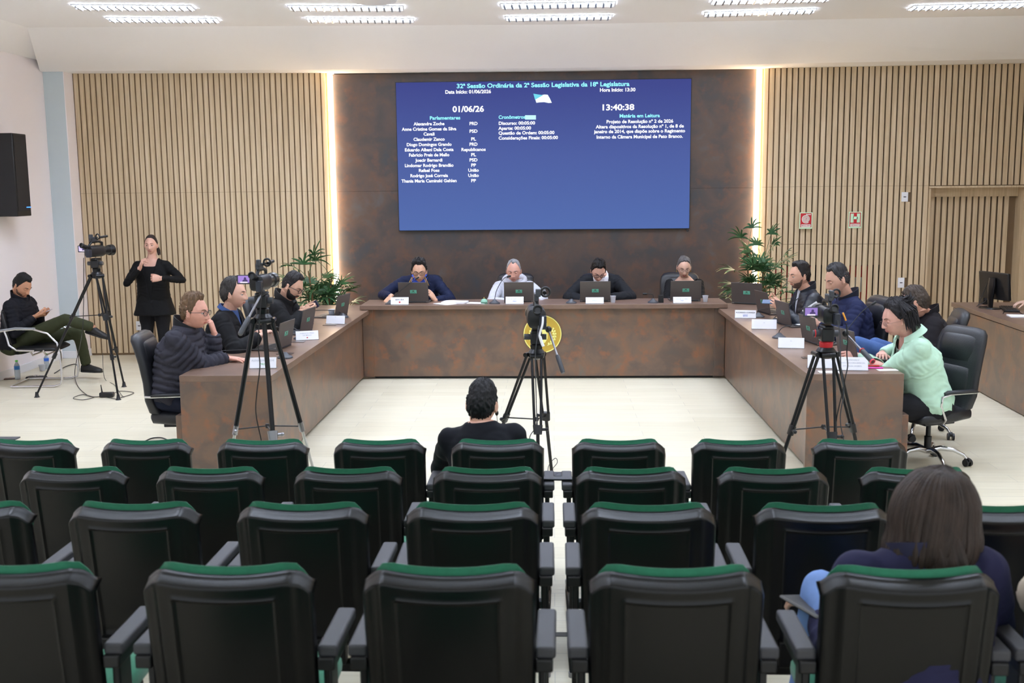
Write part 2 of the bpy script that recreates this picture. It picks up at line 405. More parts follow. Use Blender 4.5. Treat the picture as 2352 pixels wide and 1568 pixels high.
# ------------------------------------------------------------------ LED screen
SY = 14.47
scr = thing('led_screen', 'large blue video wall showing the session agenda', 'screen', (XC, SY, 1.67))
P0, P1 = at(910, 190, SY), at(1583, 524, SY)
xs0, xs1, zs0, zs1 = (at(910, 190, SY).x + at(917, 529, SY).x) / 2, (at(1587, 181, SY).x + at(1583, 524, SY).x) / 2, at(1250, 526.5, SY).z, at(1250, 185.5, SY).z
o = MB().box(((xs0 + xs1) / 2, SY + 0.03, (zs0 + zs1) / 2), (xs1 - xs0 + 0.02, 0.05, zs1 - zs0 + 0.02)).build('frame', M_BLACK); o.parent = scr; o.matrix_parent_inverse = Matrix.Translation(-scr.location)
M_SCR = bpy.data.materials.new('screen_panel'); M_SCR.use_nodes = True
def _scr():
    nt = M_SCR.node_tree; b = nt.nodes['Principled BSDF']; tc = nt.nodes.new('ShaderNodeTexCoord'); sp = nt.nodes.new('ShaderNodeSeparateXYZ')
    nt.links.new(tc.outputs['Generated'], sp.inputs[0]); r = nt.nodes.new('ShaderNodeValToRGB')
    r.color_ramp.elements[0].color = srgb(84, 110, 176); r.color_ramp.elements[1].color = srgb(64, 72, 142); r.color_ramp.elements.new(0.5).color = srgb(78, 96, 164)
    nt.links.new(sp.outputs['Z'], r.inputs[0]); nt.links.new(r.outputs[0], b.inputs['Emission Color']); b.inputs['Emission Strength'].default_value = 0.315
    b.inputs['Base Color'].default_value = (0.003, 0.003, 0.004, 1); b.inputs['Roughness'].default_value = 0.7; b.inputs['Specular IOR Level'].default_value = 0.1
_scr()
def child(o, root):
    o.parent = root; o.matrix_parent_inverse = Matrix.Translation(-Vector(root.location)); return o
child(MB().box(((xs0 + xs1) / 2, SY, (zs0 + zs1) / 2), (xs1 - xs0, 0.02, zs1 - zs0)).build('panel', M_SCR), scr)
M_TW = mat('screen_text_white', (0, 0, 0), 0.9, emit=(250, 250, 255), estr=0.41, spec=0)
M_TC = mat('screen_text_cyan', (0, 0, 0), 0.9, emit=(150, 240, 250), estr=0.39, spec=0)
def st(body, x, y, px, mm=M_TW, align='CENTER', bold=0.03, wpx=None):
    p = at(x, y, SY - 0.012)
    o = text(body, px / FPX * 14.47 * 0.86, p, ROT_FRONT, mm, None, 'screen_text', align, bold, 0.0004)
    if wpx:
        xsn = [v.co.x for v in o.data.vertices]; w = max(xsn) - min(xsn); k = (wpx / FPX * 14.47) / w
        for v in o.data.vertices: v.co.x = p.x + (v.co.x - p.x) * k
    child(o, scr)
st('32ª Sessão Ordinária da 2ª Sessão Legislativa da 18ª Legislatura', 1246.5, 195.5, 15.5, M_TC, wpx=387)
st('Data Início: 01/06/2026', 1075, 211, 12.5, wpx=103); st('Hora Início: 13:30', 1418.5, 206.5, 12.5, wpx=79)
st('01/06/26', 1075.5, 251, 21, wpx=71); st('13:40:38', 1418.5, 247, 21, wpx=71)
st('Parlamentares', 1022, 271, 12.5, M_TC, wpx=69); st('Cronômetros', 1145, 269.5, 12.5, M_TC, 'LEFT', wpx=60)
st('Matéria em Leitura', 1469, 266, 12.5, M_TC, wpx=90)
rows = [('Alexandre Zoche', 284.5, 70, 'PRD', 284), ('Anne Cristine Gomes da Silva', 296.5, 124, 'PSD', 301.5), ('Cavali', 308, 25, None, 0), ('Claudemir Zanco', 320, 71, 'PL', 319.5),
        ('Diogo Domingos Grando', 332, 102, 'PRD', 331.5), ('Eduardo Albani Dala Costa', 344, 111, 'Republicanos', 343.5), ('Fabricio Preis de Mello', 356, 92, 'PL', 355.5),
        ('Joecir Bernardi', 368, 62, 'PSD', 367.5), ('Lindomar Rodrigo Brandão', 380, 111, 'PP', 379.5), ('Rafael Foss', 391.5, 47, 'União', 391), ('Rodrigo José Correia', 403.5, 86, 'União', 403),
        ('Thania Maria Caminski Gehlen', 415.5, 126, 'PP', 415)]
for nme, y, wp, pty, y2 in rows:
    st(nme, 985.5, y, 11.5, wpx=wp)
    if pty: st(pty, 1087.5, y2, 11.5, wpx={'PRD': 18, 'PSD': 18, 'PL': 11, 'Republicanos': 55, 'PP': 11, 'União': 24}[pty])
for s_, y in (('Discurso: 00:05:00', 283.5), ('Aparte: 00:05:00', 295), ('Questão de Ordem: 00:05:00', 306), ('Considerações Finais: 00:05:00', 317.5)):
    st(s_, 1145, y, 11.6, M_TW, 'LEFT', wpx={283.5: 82, 295: 74, 306: 126, 317.5: 134}[y])
for s_, x, y, wp in (('Projeto de Resolução nº 2 de 2026', 1469.5, 279, 149), ('Altera dispositivos da Resolução nº 1, de 8 de', 1469.5, 290.5, 197), ('janeiro de 2014, que dispõe sobre o Regimento', 1469, 301.5, 204), ('Interno da Câmara Municipal de Pato Branco.', 1469, 314, 193)):
    st(s_, x, y, 11.8, wpx=wp)
# highlighted box and the small waving flag
def quadpx(pts, name, mm, dy=0.012):
    v = [tuple(at(x, y, SY - dy)) for x, y in pts]; n = len(v)
    m = MB(); m.add(v + [(a, b + 0.001, c) for a, b, c in v], [tuple(range(n)), tuple(range(2 * n - 1, n - 1, -1))] + [(i, i + n, (i + 1) % n + n, (i + 1) % n) for i in range(n)])
    return child(m.build(name, mm, smooth=False), scr)
quadpx([(1206, 264.5), (1231, 264.5), (1231, 274.5), (1206, 274.5)], 'highlight_box', mat('screen_box', (0, 0, 0), 0.9, emit=(190, 232, 240), estr=0.39, spec=0))
fl = [(1225, 215), (1234, 216.5), (1244, 218), (1251, 217), (1258, 217.5), (1263, 226), (1267.5, 236), (1260, 236.5), (1250, 234.5), (1240, 235), (1232, 236)]
quadpx(fl, 'flag_icon', mat('flag_white', (0, 0, 0), 0.9, emit=(240, 252, 255), estr=0.39, spec=0))
quadpx([(1225, 215), (1234, 216.5), (1244, 218), (1248, 218), (1229, 229)], 'flag_canton', mat('flag_cyan', (0, 0, 0), 0.9, emit=(110, 205, 225), estr=0.39, spec=0), 0.014)
o = MB().cyl((0, 0, 0), (0, -0.02, 0), 0.018).build('screen_button', M_BLACK, None, loc=at(1579, 529, SY)); tag(o, 'small black knob under the lower right corner of the video wall', 'knob')

# ------------------------------------------------------------------ ceiling troffers
M_LAMP = mat('lamp_diffuser', (255, 255, 255), 0.5, emit=(221, 233, 255), estr=LAMP_POWER * 1.08)
M_LOUV = mat('louver_aluminium', (150, 152, 156), 0.3, metal=0.6)
L_ = 1.18; Wd = 0.27
lamp = thing('ceiling_light', 'x', 'ceiling light')
m = MB(); m.box((0, -Wd / 2, -0.006), (L_, 0.014, 0.016)); m.box((0, Wd / 2, -0.006), (L_, 0.014, 0.016)); m.box((-L_ / 2, 0, -0.006), (0.014, Wd, 0.016)); m.box((L_ / 2, 0, -0.006), (0.014, Wd, 0.016)); m.build('frame', M_WHITEP, lamp)
m = MB(); m.box((0, 0, 0.004), (L_ - 0.02, Wd - 0.02, 0.003)); m.build('diffuser', M_LAMP, lamp)
m = MB()
for i in range(15): m.box((-L_ / 2 + 0.04 + i * (L_ - 0.08) / 14, 0, -0.015), (0.020, Wd - 0.03, 0.03))
m.box((0, 0, -0.015), (L_ - 0.02, 0.012, 0.034)); m.build('louver', M_LOUV, lamp)
ZC = 4.112
fx = []
for x0, y0, x1, y1 in ((250, 43, 500, 45), (706, 44, 950, 45), (1163, 41, 1403, 37), (1620, 31, 1870, 23), (2095, 16, 2352, 9),
                       (170, 14, 445, 16), (662, 16, 928, 17), (1153, 12, 1410, 7), (1640, 2, 1900, -5)):
    a, b = onz(x0, y0, ZC), onz(x1, y1, ZC); fx.append(((a + b) / 2, math.atan2(b.y - a.y, b.x - a.x)))
names = ['front lamp row, leftmost', 'front lamp row, second from left', 'front lamp row, middle above the screen', 'front lamp row, second from right', 'front lamp row, far right corner',
         'back lamp row cut by the top edge, leftmost', 'back lamp row cut by the top edge, second from left', 'back lamp row cut by the top edge, middle', 'back lamp row cut by the top edge, right']
for i, (p, a) in enumerate(fx):
    o = lamp if i == 0 else copy_tree(lamp)
    o.location = (p.x, p.y, ZC); o.rotation_euler = (0, 0, a); tag(o, 'recessed louvered ceiling light, ' + names[i], 'ceiling light', 'recessed ceiling lights')
for yy in (9.3, 7.4, 4.6):          # further rows of the same hall, beyond the top of the frame
    for xx in (-4.3, -2.15, 0.05, 2.3, 4.6):
        o = copy_tree(lamp); o.location = (xx, yy, ZC); tag(o, 'recessed louvered ceiling light over the hall, beyond the top of the photo', 'ceiling light', 'recessed ceiling lights beyond the frame')
# projector housing at the very top edge
o = MB().lathe([(0.02, 0.0), (0.22, -0.0), (0.235, -0.02), (0.22, -0.045), (0.02, -0.05)], n=32).build('ceiling_speaker', M_WHITEP, loc=onz(858, -7, 4.11)); tag(o, 'round white ceiling fitting cut by the top edge', 'ceiling fitting')
# ================================================================== CONFERENCE DESKS
ZB, ZG = 0.885, 0.83         # back desk top, wing tops
d = thing('back_desk', 'long brown rust-look head desk below the screen with a gold emblem', 'desk', (XC, 12.42, 0))
MB().box((0, 0.015, 0.43), (4.24, 0.03, 0.80)).build('front_panel', M_RUST2, d, bevel=0.002)
MB().box((0, 0.25, 0.86), (4.28, 0.66, 0.05)).build('worktop', M_TOP, d, bevel=0.003)
for s in (-1, 1):
    MB().box((s * 2.06, 0.0, 0.43), (0.12, 0.05, 0.80)).build('side_pilaster', M_RUST2, d, bevel=0.002)
    MB().box((s * 2.10, 0.3, 0.43), (0.03, 0.5, 0.80)).build('side_panel', M_RUST2, d, bevel=0.002)
MB().box((0, 0.05, 0.015), (4.0, 0.02, 0.03)).build('plinth', M_BLACK, d)
def wing(side, label):
    # side -1 left, +1 right; inner (hall) face at local x = -side*0.36
    xo = XC + side * 2.4
    w = thing('wing_desk', label, 'desk', (xo, 8.0, 0))
    xi = -side * 0.36
    L = 4.93
    MB().box((0, L / 2, ZG - 0.025), (0.72, L, 0.05)).build('worktop', M_TOP, w, bevel=0.003)
    MB().box((xi + side * 0.10, 2.22, 0.405), (0.03, 4.40, 0.75)).build('inner_panel', M_RUST2, w, bevel=0.002)
    MB().box((0, 0.018, 0.405), (0.72, 0.036, 0.75)).build('end_panel', M_RUST2, w, bevel=0.002)
    MB().box((side * 0.05, L - 0.02, 0.405), (0.6, 0.03, 0.75)).build('rear_panel', M_RUST2, w, bevel=0.002)
    MB().box((side * 0.28, 0.22, 0.255), (0.30, 0.30, 0.49)).build('equipment_box', M_RUST2, w, bevel=0.003)
    m = MB(); m.box((xi + side * 0.12, 2.22, 0.015), (0.01, 4.4, 0.03)); m.build('plinth', M_BLACK, w)
    for yy in (1.1, 2.6, 4.0): MB().box((side * 0.12, yy, 0.72), (0.36, 0.04, 0.12)).build('bracket', M_BLACK, w)
    return w
wing(-1, 'left side desk running from the head desk toward the seats')
wing(1, 'right side desk running from the head desk toward the seats')
# socket plates let into the wing tops
SOCK = []
for k, (px, py) in enumerate([(683, 785), (758, 746), (655, 812), (1770, 733), (1862, 822)]):
    p = onz(px, py, ZG + 0.001); o = MB().box((0, 0, 0.002), (0.14, 0.08, 0.004)).build('socket_plate', mat('socket_plate', (96, 84, 78), 0.3, metal=0.6), None, 0.001, loc=p)
    tag(o, 'flush metal socket plate in the ' + ['left desk before the middle laptop', 'left desk beside the far name card', 'left desk near the closest laptop', 'right desk beside the second name card', 'right desk beside the nearest card'][k], 'socket plate')
# right-hand secretary desk
d = thing('secretary_desk', 'brown secretary desk at the right edge carrying a monitor', 'desk', (4.62, 12.5, 0), R(-2.5))
MB().box((0.42, -2.0, 0.845), (0.84, 4.05, 0.05)).build('worktop', M_TOP, d, bevel=0.003)
MB().box((0.03, -2.0, 0.41), (0.03, 3.95, 0.80)).build('front_panel', M_RUST2, d, bevel=0.002)
MB().box((0.42, 0.0, 0.41), (0.8, 0.03, 0.80)).build('end_panel', M_RUST2, d, bevel=0.002)
# emblem
e = thing('emblem', 'round gold municipal emblem on the front of the head desk', 'emblem', at(1246, 767, 12.395))
M_GOLD = mat('gold_disc', (196, 164, 62), 0.45, metal=0.15, var=0.05); M_LGOLD = mat('pale_gold', (240, 234, 140), 0.5)
MB().cyl((0, 0.012, 0), (0, -0.004, 0), 0.222, n=64).build('disc', M_GOLD, e, bevel=0.001)
m = MB(); m.torus((0, -0.004, 0), 0.217, 0.006, n=64, axis='Y'); m.build('rim', M_LGOLD, e)
m = MB(); m.box((0, -0.009, 0.085), (0.11, 0.008, 0.03))
for i in range(5): m.box((-0.048 + 0.024 * i, -0.009, 0.115), (0.014, 0.008, 0.032)); 
m.box((0, -0.009, 0.04), (0.085, 0.008, 0.05)); m.build('crown', M_LGOLD, e)
m = MB(); v = [(-0.06, 0.02), (0.06, 0.02), (0.06, -0.05), (0.03, -0.10), (0, -0.115), (-0.03, -0.10), (-0.06, -0.05)]
m.add([(x, -0.006, z) for x, z in v] + [(x, -0.012, z) for x, z in v], [tuple(range(7)), tuple(range(13, 6, -1))] + [(i, (i + 1) % 7, (i + 1) % 7 + 7, i + 7) for i in range(7)]); m.build('shield', M_LGOLD, e, smooth=False)
for s in (-1, 1):
    m = MB(); pts = [(s * (0.02 + 0.12 * math.sin(t)), -0.01, -0.02 - 0.12 * math.cos(t)) for t in [0.3 + 0.28 * i for i in range(8)]]
    m.tube(pts, 0.005, 6)
    for i, p in enumerate(pts[1:]):
        for k in (-1, 1): m.ell((p[0] + k * 0.014, -0.01, p[2] + 0.008), (0.011, 0.004, 0.014), 8, 6)
    m.build('laurel_branch', M_LGOLD, e)

# ================================================================== AUDIENCE CHAIRS
def chair_shape(u, v):
    """back panel: u -1..1 across, v 0..1 up. returns x, z"""
    w = 0.247 - 0.006 * (1 - v)
    if v > 0.93: w -= 0.0
    au = abs(u)
    top = 0.915 - 0.012 * (1 - min(1, au / 0.72) ** 2) - (0.048 * ((au - 0.72) / 0.28) ** 1.8 if au > 0.72 else 0)
    bot = 0.36 + 0.02 * (1 - au * au)
    z = bot + (top - bot) * v
    return w * u, z
def back_y(u, z): return 0.075 * (0.93 - z) / 0.57 * 1.0 + 0.030 * abs(u) ** 2.2 - 0.010
def make_seat():
    root = thing('auditorium_chair', '', 'chair')
    NU, NV = 40, 44; us = [-1 + 2 * i / NU for i in range(NU + 1)]; vs = [j / NV for j in range(NV + 1)]
    # push samples toward features
    vs = sorted(set([round(v, 4) for v in vs] + [0.945, 0.955, 0.965, 0.975, 0.985, 0.845, 0.855, 0.865, 0.875]))
    us = sorted(set([round(u, 4) for u in us] + [-0.63, -0.60, -0.57, 0.63, 0.60, 0.57, -0.72, 0.72, -0.76, 0.76, -0.97, 0.97]))
    m = MB(); grid = {}; V = []
    def sm(x, a, b): t = max(0, min(1, (x - a) / (b - a))); return t * t * (3 - 2 * t)
    for j, v in enumerate(vs):
        for i, u in enumerate(us):
            x, z = chair_shape(u, v); y = back_y(u, z)
            y += 0.048 * sm(v, 0.945, 1.0)                          # rolled upper rim
            y += 0.020 * sm(abs(u), 0.78, 0.82) * (0.7) + 0.018 * sm(abs(u), 0.96, 1)   # side facets
            # raised inverted-U bead and recessed panel
            inside = (1 - sm(abs(u), 0.57, 0.62)) * (1 - sm(v, 0.86, 0.875)) * sm(v, 0.05, 0.10)
            y += 0.007 * inside
            bead = math.exp(-((abs(u) - 0.60) / 0.022) ** 2) * (v < 0.87) * (v > 0.06) + math.exp(-((v - 0.872) / 0.008) ** 2) * (abs(u) < 0.61)
            y -= 0.005 * min(1, bead)
            V.append((x, y, z)); grid[i, j] = len(V) - 1
    F = [(grid[i, j], grid[i + 1, j], grid[i + 1, j + 1], grid[i, j + 1]) for i in range(len(us) - 1) for j in range(len(vs) - 1)]
    m.add(V, F); sh = m.build('back_shell', M_SHELL, root, angle=60)
    s = sh.modifiers.new('solid', 'SOLIDIFY'); s.thickness = 0.008; s.offset = -1
    # cushion
    m = MB(); n1 = 24; n2 = 28; V = []; ring = []
    def cp(u, v, side):
        x, z = chair_shape(u * 0.93, v); z -= 0.045 * max(0, (abs(u) - 0.66) / 0.34) ** 2 * v; z2 = 0.40 + (z - 0.36) * (0.93 + 0.004 - 0.40) / (0.93 - 0.36)
        e = (1 - abs(u) ** 8) * (1 - (2 * v - 1) ** 16)
        y = back_y(u, z2) + 0.022 + 0.018 * (abs(u) > 0.8)
        fl_ = 0.040 * max(0, min(1, (v - 0.85) / 0.1)); return (x, y + fl_ + (0.052 - 0.030 * max(0, min(1, (v - 0.75) / 0.25)) + 0.010 * math.cos(u * PI / 2)) * max(0.0, e) ** 0.5 if side else y + fl_ - 0.002, z2 + 0.014)
    A = [[cp(-1 + 2 * i / n1, j / n2, 1) for i in range(n1 + 1)] for j in range(n2 + 1)]
    B = [[cp(-1 + 2 * i / n1, j / n2, 0) for i in range(n1 + 1)] for j in range(n2 + 1)]
    V = [p for r in A for p in r] + [p for r in B for p in r]; k = (n1 + 1) * (n2 + 1); w = n1 + 1
    F = [(j * w + i, j * w + i + 1, (j + 1) * w + i + 1, (j + 1) * w + i) for i in range(n1) for j in range(n2)]
    F += [tuple(k + q for q in f)[::-1] for f in F]
    bd = [i for i in range(w)] + [j * w + n1 for j in range(1, n2 + 1)] + [n2 * w + i for i in range(n1 - 1, -1, -1)] + [j * w for j in range(n2 - 1, 0, -1)]
    F += [(bd[q], bd[(q + 1) % len(bd)], bd[(q + 1) % len(bd)] + k, bd[q] + k) for q in range(len(bd))]
    m.add(V, F); m.build('back_cushion', M_GREEN, root, angle=60)
    m = MB(); m.sell([((0, 0.10, 0.42), (0.19, 0, 0), (0, 0, 0.02)), ((0, 0.11, 0.425), (0.22, 0, 0), (0, 0, 0.045)), ((0, 0.35, 0.43), (0.23, 0, 0), (0, 0, 0.05)), ((0, 0.50, 0.425), (0.225, 0, 0), (0, 0, 0.045)), ((0, 0.54, 0.415), (0.19, 0, 0), (0, 0, 0.02))], 4, 32)
    m.build('seat_cushion', M_GREEN, root, angle=60)
    m = MB(); m.sell([((0, 0.13, 0.36), (0.19, 0, 0), (0, 0, 0.015)), ((0, 0.48, 0.365), (0.2, 0, 0), (0, 0, 0.02))], 5, 24); m.build('seat_pan', M_SHELL, root)
    for s in (-1, 1):
        m = MB(); m.box((s * 0.272, 0.235, 0.655), (0.058, 0.29, 0.036)); pad = m.build('armrest', M_ARM, root, bevel=0.009, seg=3)
        m = MB(); m.box((s * 0.268, 0.19, 0.62), (0.05, 0.22, 0.04)); m.box((s * 0.262, 0.17, 0.42), (0.024, 0.09, 0.40)); m.build('arm_support', M_BLACK, root, bevel=0.006)
        m = MB(); m.box((s * 0.262, 0.17, 0.13), (0.03, 0.05, 0.24)); m.tube([(s * 0.262, -0.07, 0.016), (s * 0.262, 0.05, 0.03), (s * 0.262, 0.17, 0.05), (s * 0.262, 0.32, 0.03), (s * 0.262, 0.42, 0.016)], [0.014, 0.018, 0.022, 0.018, 0.014], 10)
        m.build('leg', M_TRIP, root, bevel=0.004)
        for yy in (-0.06, 0.41): MB().cyl((s * 0.262, yy, 0.0), (s * 0.262, yy, 0.022), 0.018).build('foot_glide', M_STEEL, root)
    MB().box((0, 0.19, 0.24), (0.52, 0.05, 0.035)).build('cross_beam', M_TRIP, root, bevel=0.004)
    MB().box((0, 0.06, 0.36), (0.3, 0.05, 0.10)).build('back_bracket', M_TRIP, root, bevel=0.006)
    return root
seat0 = make_seat(); used = False
ROWS = [('front row', 5.44, 0.0, range(-4, 4)), ('second row', 4.57, 0.08, range(-4, 4)), ('third row', 3.70, 0.18, range(-3, 4)), ('fourth row', 2.81, 0.27, range(-2, 4)), ('nearest row', 1.93, 0.325, range(-1, 1))]
ORD = ['first', 'second', 'third', 'fourth', 'fifth', 'sixth', 'seventh', 'eighth', 'ninth']
for rn, yy, z, ks in ROWS:
    for j, k in enumerate(ks):
        x = -0.30 + 0.63 * k + (0.01 if k > 0 else 0)
        if rn == 'fourth row' and k == 2: x = 0.985
        o = seat0 if not used else copy_tree(seat0); used = True
        o.location = (x, yy, z); o.rotation_euler = (0, 0, R([0, 0.6, -0.5, 0.3, -0.4, 0.5, 0, -0.6, 0.4][(j * 3 + int(yy * 10)) % 9]))
        o['label'] = 'green and black auditorium chair, %s, %s from the left' % (rn, ORD[j]); o['group'] = 'auditorium chairs in rows'

# ================================================================== OFFICE CHAIRS
def office_chair(label, loc, rz, style='pad', s=1.0):
    """local +Y is the way the sitter faces"""
    c = thing('office_chair', label, 'chair', loc, rz, 'black leather desk chairs'); c.scale = (s, s, s)
    m = MB(); pr = [(-0.16, 0.47, 0.06, 0.22), (-0.20, 0.50, 0.065, 0.235), (-0.235, 0.60, 0.055, 0.25), (-0.245, 0.75, 0.05, 0.26), (-0.27, 0.90, 0.05, 0.262), (-0.30, 1.02, 0.052, 0.255), (-0.325, 1.09, 0.055, 0.235), (-0.335, 1.125, 0.045, 0.20), (-0.338, 1.14, 0.02, 0.14)]
    secs = [((0, y, z), (w, 0, 0), (0, t, 0.0)) for y, z, t, w in pr]
    m.sell(secs, 3.2, 36); bk = m.build('backrest', M_LEATHER, c, angle=80)
    if style == 'seams':
        for x in (-0.12, 0.12):
            m = MB(); m.sell([((x * 1.35, y + 0.015, z), (0.075, 0, 0), (0, t + 0.006, 0)) for y, z, t, w in pr[2:-2]], 2.4, 20); m.build('back_pad', M_LEATHER, c, angle=80)
    else:
        m = MB(); m.sell([((0, y + 0.02, z), (w * 0.80, 0, 0), (0, t, 0)) for y, z, t, w in [(-0.235, 0.58, 0.03, 0.2), (-0.235, 0.62, 0.05, 0.24), (-0.245, 0.74, 0.052, 0.25), (-0.26, 0.82, 0.045, 0.25), (-0.262, 0.84, 0.02, 0.22)]], 3, 28); m.build('lumbar_pad', M_LEATHER, c, angle=80)
        m = MB(); m.sell([((0, y + 0.02, z), (w * 0.80, 0, 0), (0, t, 0)) for y, z, t, w in [(-0.272, 0.86, 0.02, 0.22), (-0.275, 0.88, 0.045, 0.25), (-0.295, 1.0, 0.052, 0.25), (-0.31, 1.06, 0.045, 0.24), (-0.315, 1.09, 0.02, 0.2)]], 3, 28); m.build('head_pad', M_LEATHER, c, angle=80)
    m = MB(); m.sell([((0, -0.24, 0.46), (0.20, 0, 0), (0, 0, 0.03)), ((0, -0.22, 0.455), (0.235, 0, 0), (0, 0, 0.06)), ((0, -0.05, 0.45), (0.26, 0, 0), (0, 0, 0.068)), ((0, 0.15, 0.45), (0.262, 0, 0), (0, 0, 0.065)), ((0, 0.25, 0.44), (0.25, 0, 0), (0, 0, 0.05)), ((0, 0.285, 0.43), (0.21, 0, 0), (0, 0, 0.025))], 3.2, 36)
    m.build('seat', M_LEATHER, c, angle=80)
    for sx in (-1, 1):
        MB().sell([((sx * 0.30, -0.20, 0.655), (0.02, 0, 0), (0, 0, 0.01)), ((sx * 0.30, -0.17, 0.66), (0.028, 0, 0), (0, 0, 0.015)), ((sx * 0.30, 0.08, 0.665), (0.03, 0, 0), (0, 0, 0.015)), ((sx * 0.295, 0.12, 0.655), (0.02, 0, 0), (0, 0, 0.01))], 2.6, 16).build('arm_pad', M_LEATHER, c)
        MB().tube([(sx * 0.25, -0.26, 0.64), (sx * 0.29, -0.2, 0.645), (sx * 0.30, 0.06, 0.65), (sx * 0.30, 0.14, 0.63), (sx * 0.30, 0.15, 0.56), (sx * 0.28, 0.08, 0.44), (sx * 0.22, 0.05, 0.395)], 0.011, 10).build('arm_loop', M_CHROME, c)
    MB().box((0, -0.01, 0.375), (0.24, 0.30, 0.035)).build('mechanism', M_BLACK, c, bevel=0.006)
    MB().lathe([(0.028, 0.10), (0.03, 0.24), (0.02, 0.245), (0.02, 0.37)], n=20).build('gas_column', M_BLACK, c)
    for k in range(5):
        a = 2 * PI * k / 5 + 0.35; ca, sa = math.cos(a), math.sin(a); leg = MB()
        leg.tube([(0.02 * ca, 0.02 * sa, 0.12), (0.10 * ca, 0.10 * sa, 0.145), (0.20 * ca, 0.20 * sa, 0.135), (0.28 * ca, 0.28 * sa, 0.095), (0.305 * ca, 0.305 * sa, 0.065)], [0.026, 0.022, 0.018, 0.015, 0.012], 10)
        lo = leg.build('base_leg', M_CHROME, c)
        w = MB(); T = Matrix.Translation((0.315 * ca, 0.315 * sa, 0.03)) @ Matrix.Rotation(a + 0.6, 4, 'Z')
        for q in (-0.02, 0.02): w.cyl((q - 0.009, 0, 0), (q + 0.009, 0, 0), 0.03, n=20, T=T)
        w.sell([((-0.012, 0, 0.02), (0, 0.03, 0), (0, 0, 0.02)), ((0.012, 0, 0.02), (0, 0.03, 0), (0, 0, 0.02))], 2.4, 14, T=T)
        w.build('caster', M_BLACK, lo)
    return c

# ================================================================== LAPTOPS
def make_laptop():
    r = thing('laptop', '', 'laptop')
    MB().box((0, 0.12, 0.009), (0.36, 0.25, 0.016)).build('base', M_LAPTOP, r, bevel=0.004)
    k = MB(); k.box((0, 0.105, 0.0178), (0.32, 0.11, 0.002)); kb = k.build('keyboard', M_KEY, r)
    ks = MB()
    for i in range(14):
        for j in range(5): ks.box((-0.149 + i * 0.0229, 0.065 + j * 0.0205, 0.0198), (0.019, 0.0165, 0.0022))
    ks.build('keys', mat('key_caps', (44, 44, 48), 0.5), kb)
    MB().box((0, 0.20, 0.0178), (0.11, 0.065, 0.001)).build('touchpad', M_GREY, r)
    T = Matrix.Translation((0, 0.0, 0.014)) @ Matrix.Rotation(R(11), 4, 'X')      # lid leans back toward -Y
    MB().box((0, 0, 0.122), (0.36, 0.008, 0.236), T=T).build('lid', M_LAPTOP, r, bevel=0.003)
    MB().box((0, 0.0046, 0.125), (0.335, 0.001, 0.20), T=T).build('screen', mat('laptop_screen', (10, 10, 14), 0.15, emit=(150, 170, 200), estr=0.12), r)
    MB().cyl((-0.15, 0.0, 0.012), (0.15, 0.0, 0.012), 0.008, n=10).build('hinge', M_BLACK, r)
    s = MB().box((0, -0.0046, 0.125), (0.078, 0.001, 0.042), T=T).build('sticker', M_TEAL, r)
    q = MB(); q.box((0.0, -0.0054, 0.134), (0.022, 0.0006, 0.010), T=T); q.build('sticker_mark', mat('sticker_mark', (60, 60, 40), 0.5), s)
    q = MB(); q.box((0.0, -0.0054, 0.120), (0.05, 0.0006, 0.006), T=T); q.box((0.0, -0.0054, 0.107), (0.07, 0.0006, 0.004), T=T); q.build('sticker_line', mat('sticker_line', (40, 110, 90), 0.5), s)
    return r
lap = make_laptop(); lapused = False
def laptop(label, loc, rz, sc=1.0):
    global lapused
    o = lap if not lapused else copy_tree(lap); lapused = True
    o.location = loc; o.rotation_euler = (0, 0, rz); o.scale = (sc, sc, sc); tag(o, label, 'laptop', 'laptops on the desks'); return o
# ---- back desk (people face the hall: laptop +Y is the user side)
Yl = 12.62
def top_at(px, Y, z=ZB): return Vector((at(px, 700, Y).x, Y, z))
laptop('dark laptop in front of the man in the navy jacket with yellow stripes', top_at(951, Yl), R(-3), 1.0)
laptop('dark laptop in front of the grey-haired man', top_at(1192, Yl), R(2), 0.98)
laptop('dark laptop in front of the bowed man in black at the head desk', top_at(1367, Yl), R(0), 1.0)
laptop('dark laptop in front of the woman at the head desk', top_at(1574, Yl), R(1), 1.0)
# ---- wings: users sit outside, laptops turned toward them
def wt(px, py): return onz(px, py, ZG)
laptop('laptop nearest the seats on the left desk, seen edge-on behind the tripod', wt(652, 800), R(83), 1.0)
laptop('laptop in the middle of the left desk, white papers behind it', wt(703, 765), R(83), 1.0)
laptop('laptop at the far end of the left desk, lid dark against the light strip', wt(783, 727), R(78), 1.0)
laptop('laptop leaning open in the far corner of the right desk', onz(1716, 699, ZG), R(-28), 1.05)
laptop('laptop before the man in the black leather jacket', wt(1755, 720), R(-78), 1.0)
laptop('laptop before the man in the navy quilted jacket', wt(1803, 748), R(-80), 1.0)
laptop('laptop in the middle of the right desk with a teal sticker facing the hall', wt(1862, 788), R(-80), 1.0)
laptop('laptop behind the tripod in front of the woman in mint', wt(1948, 824), R(-80), 1.0)

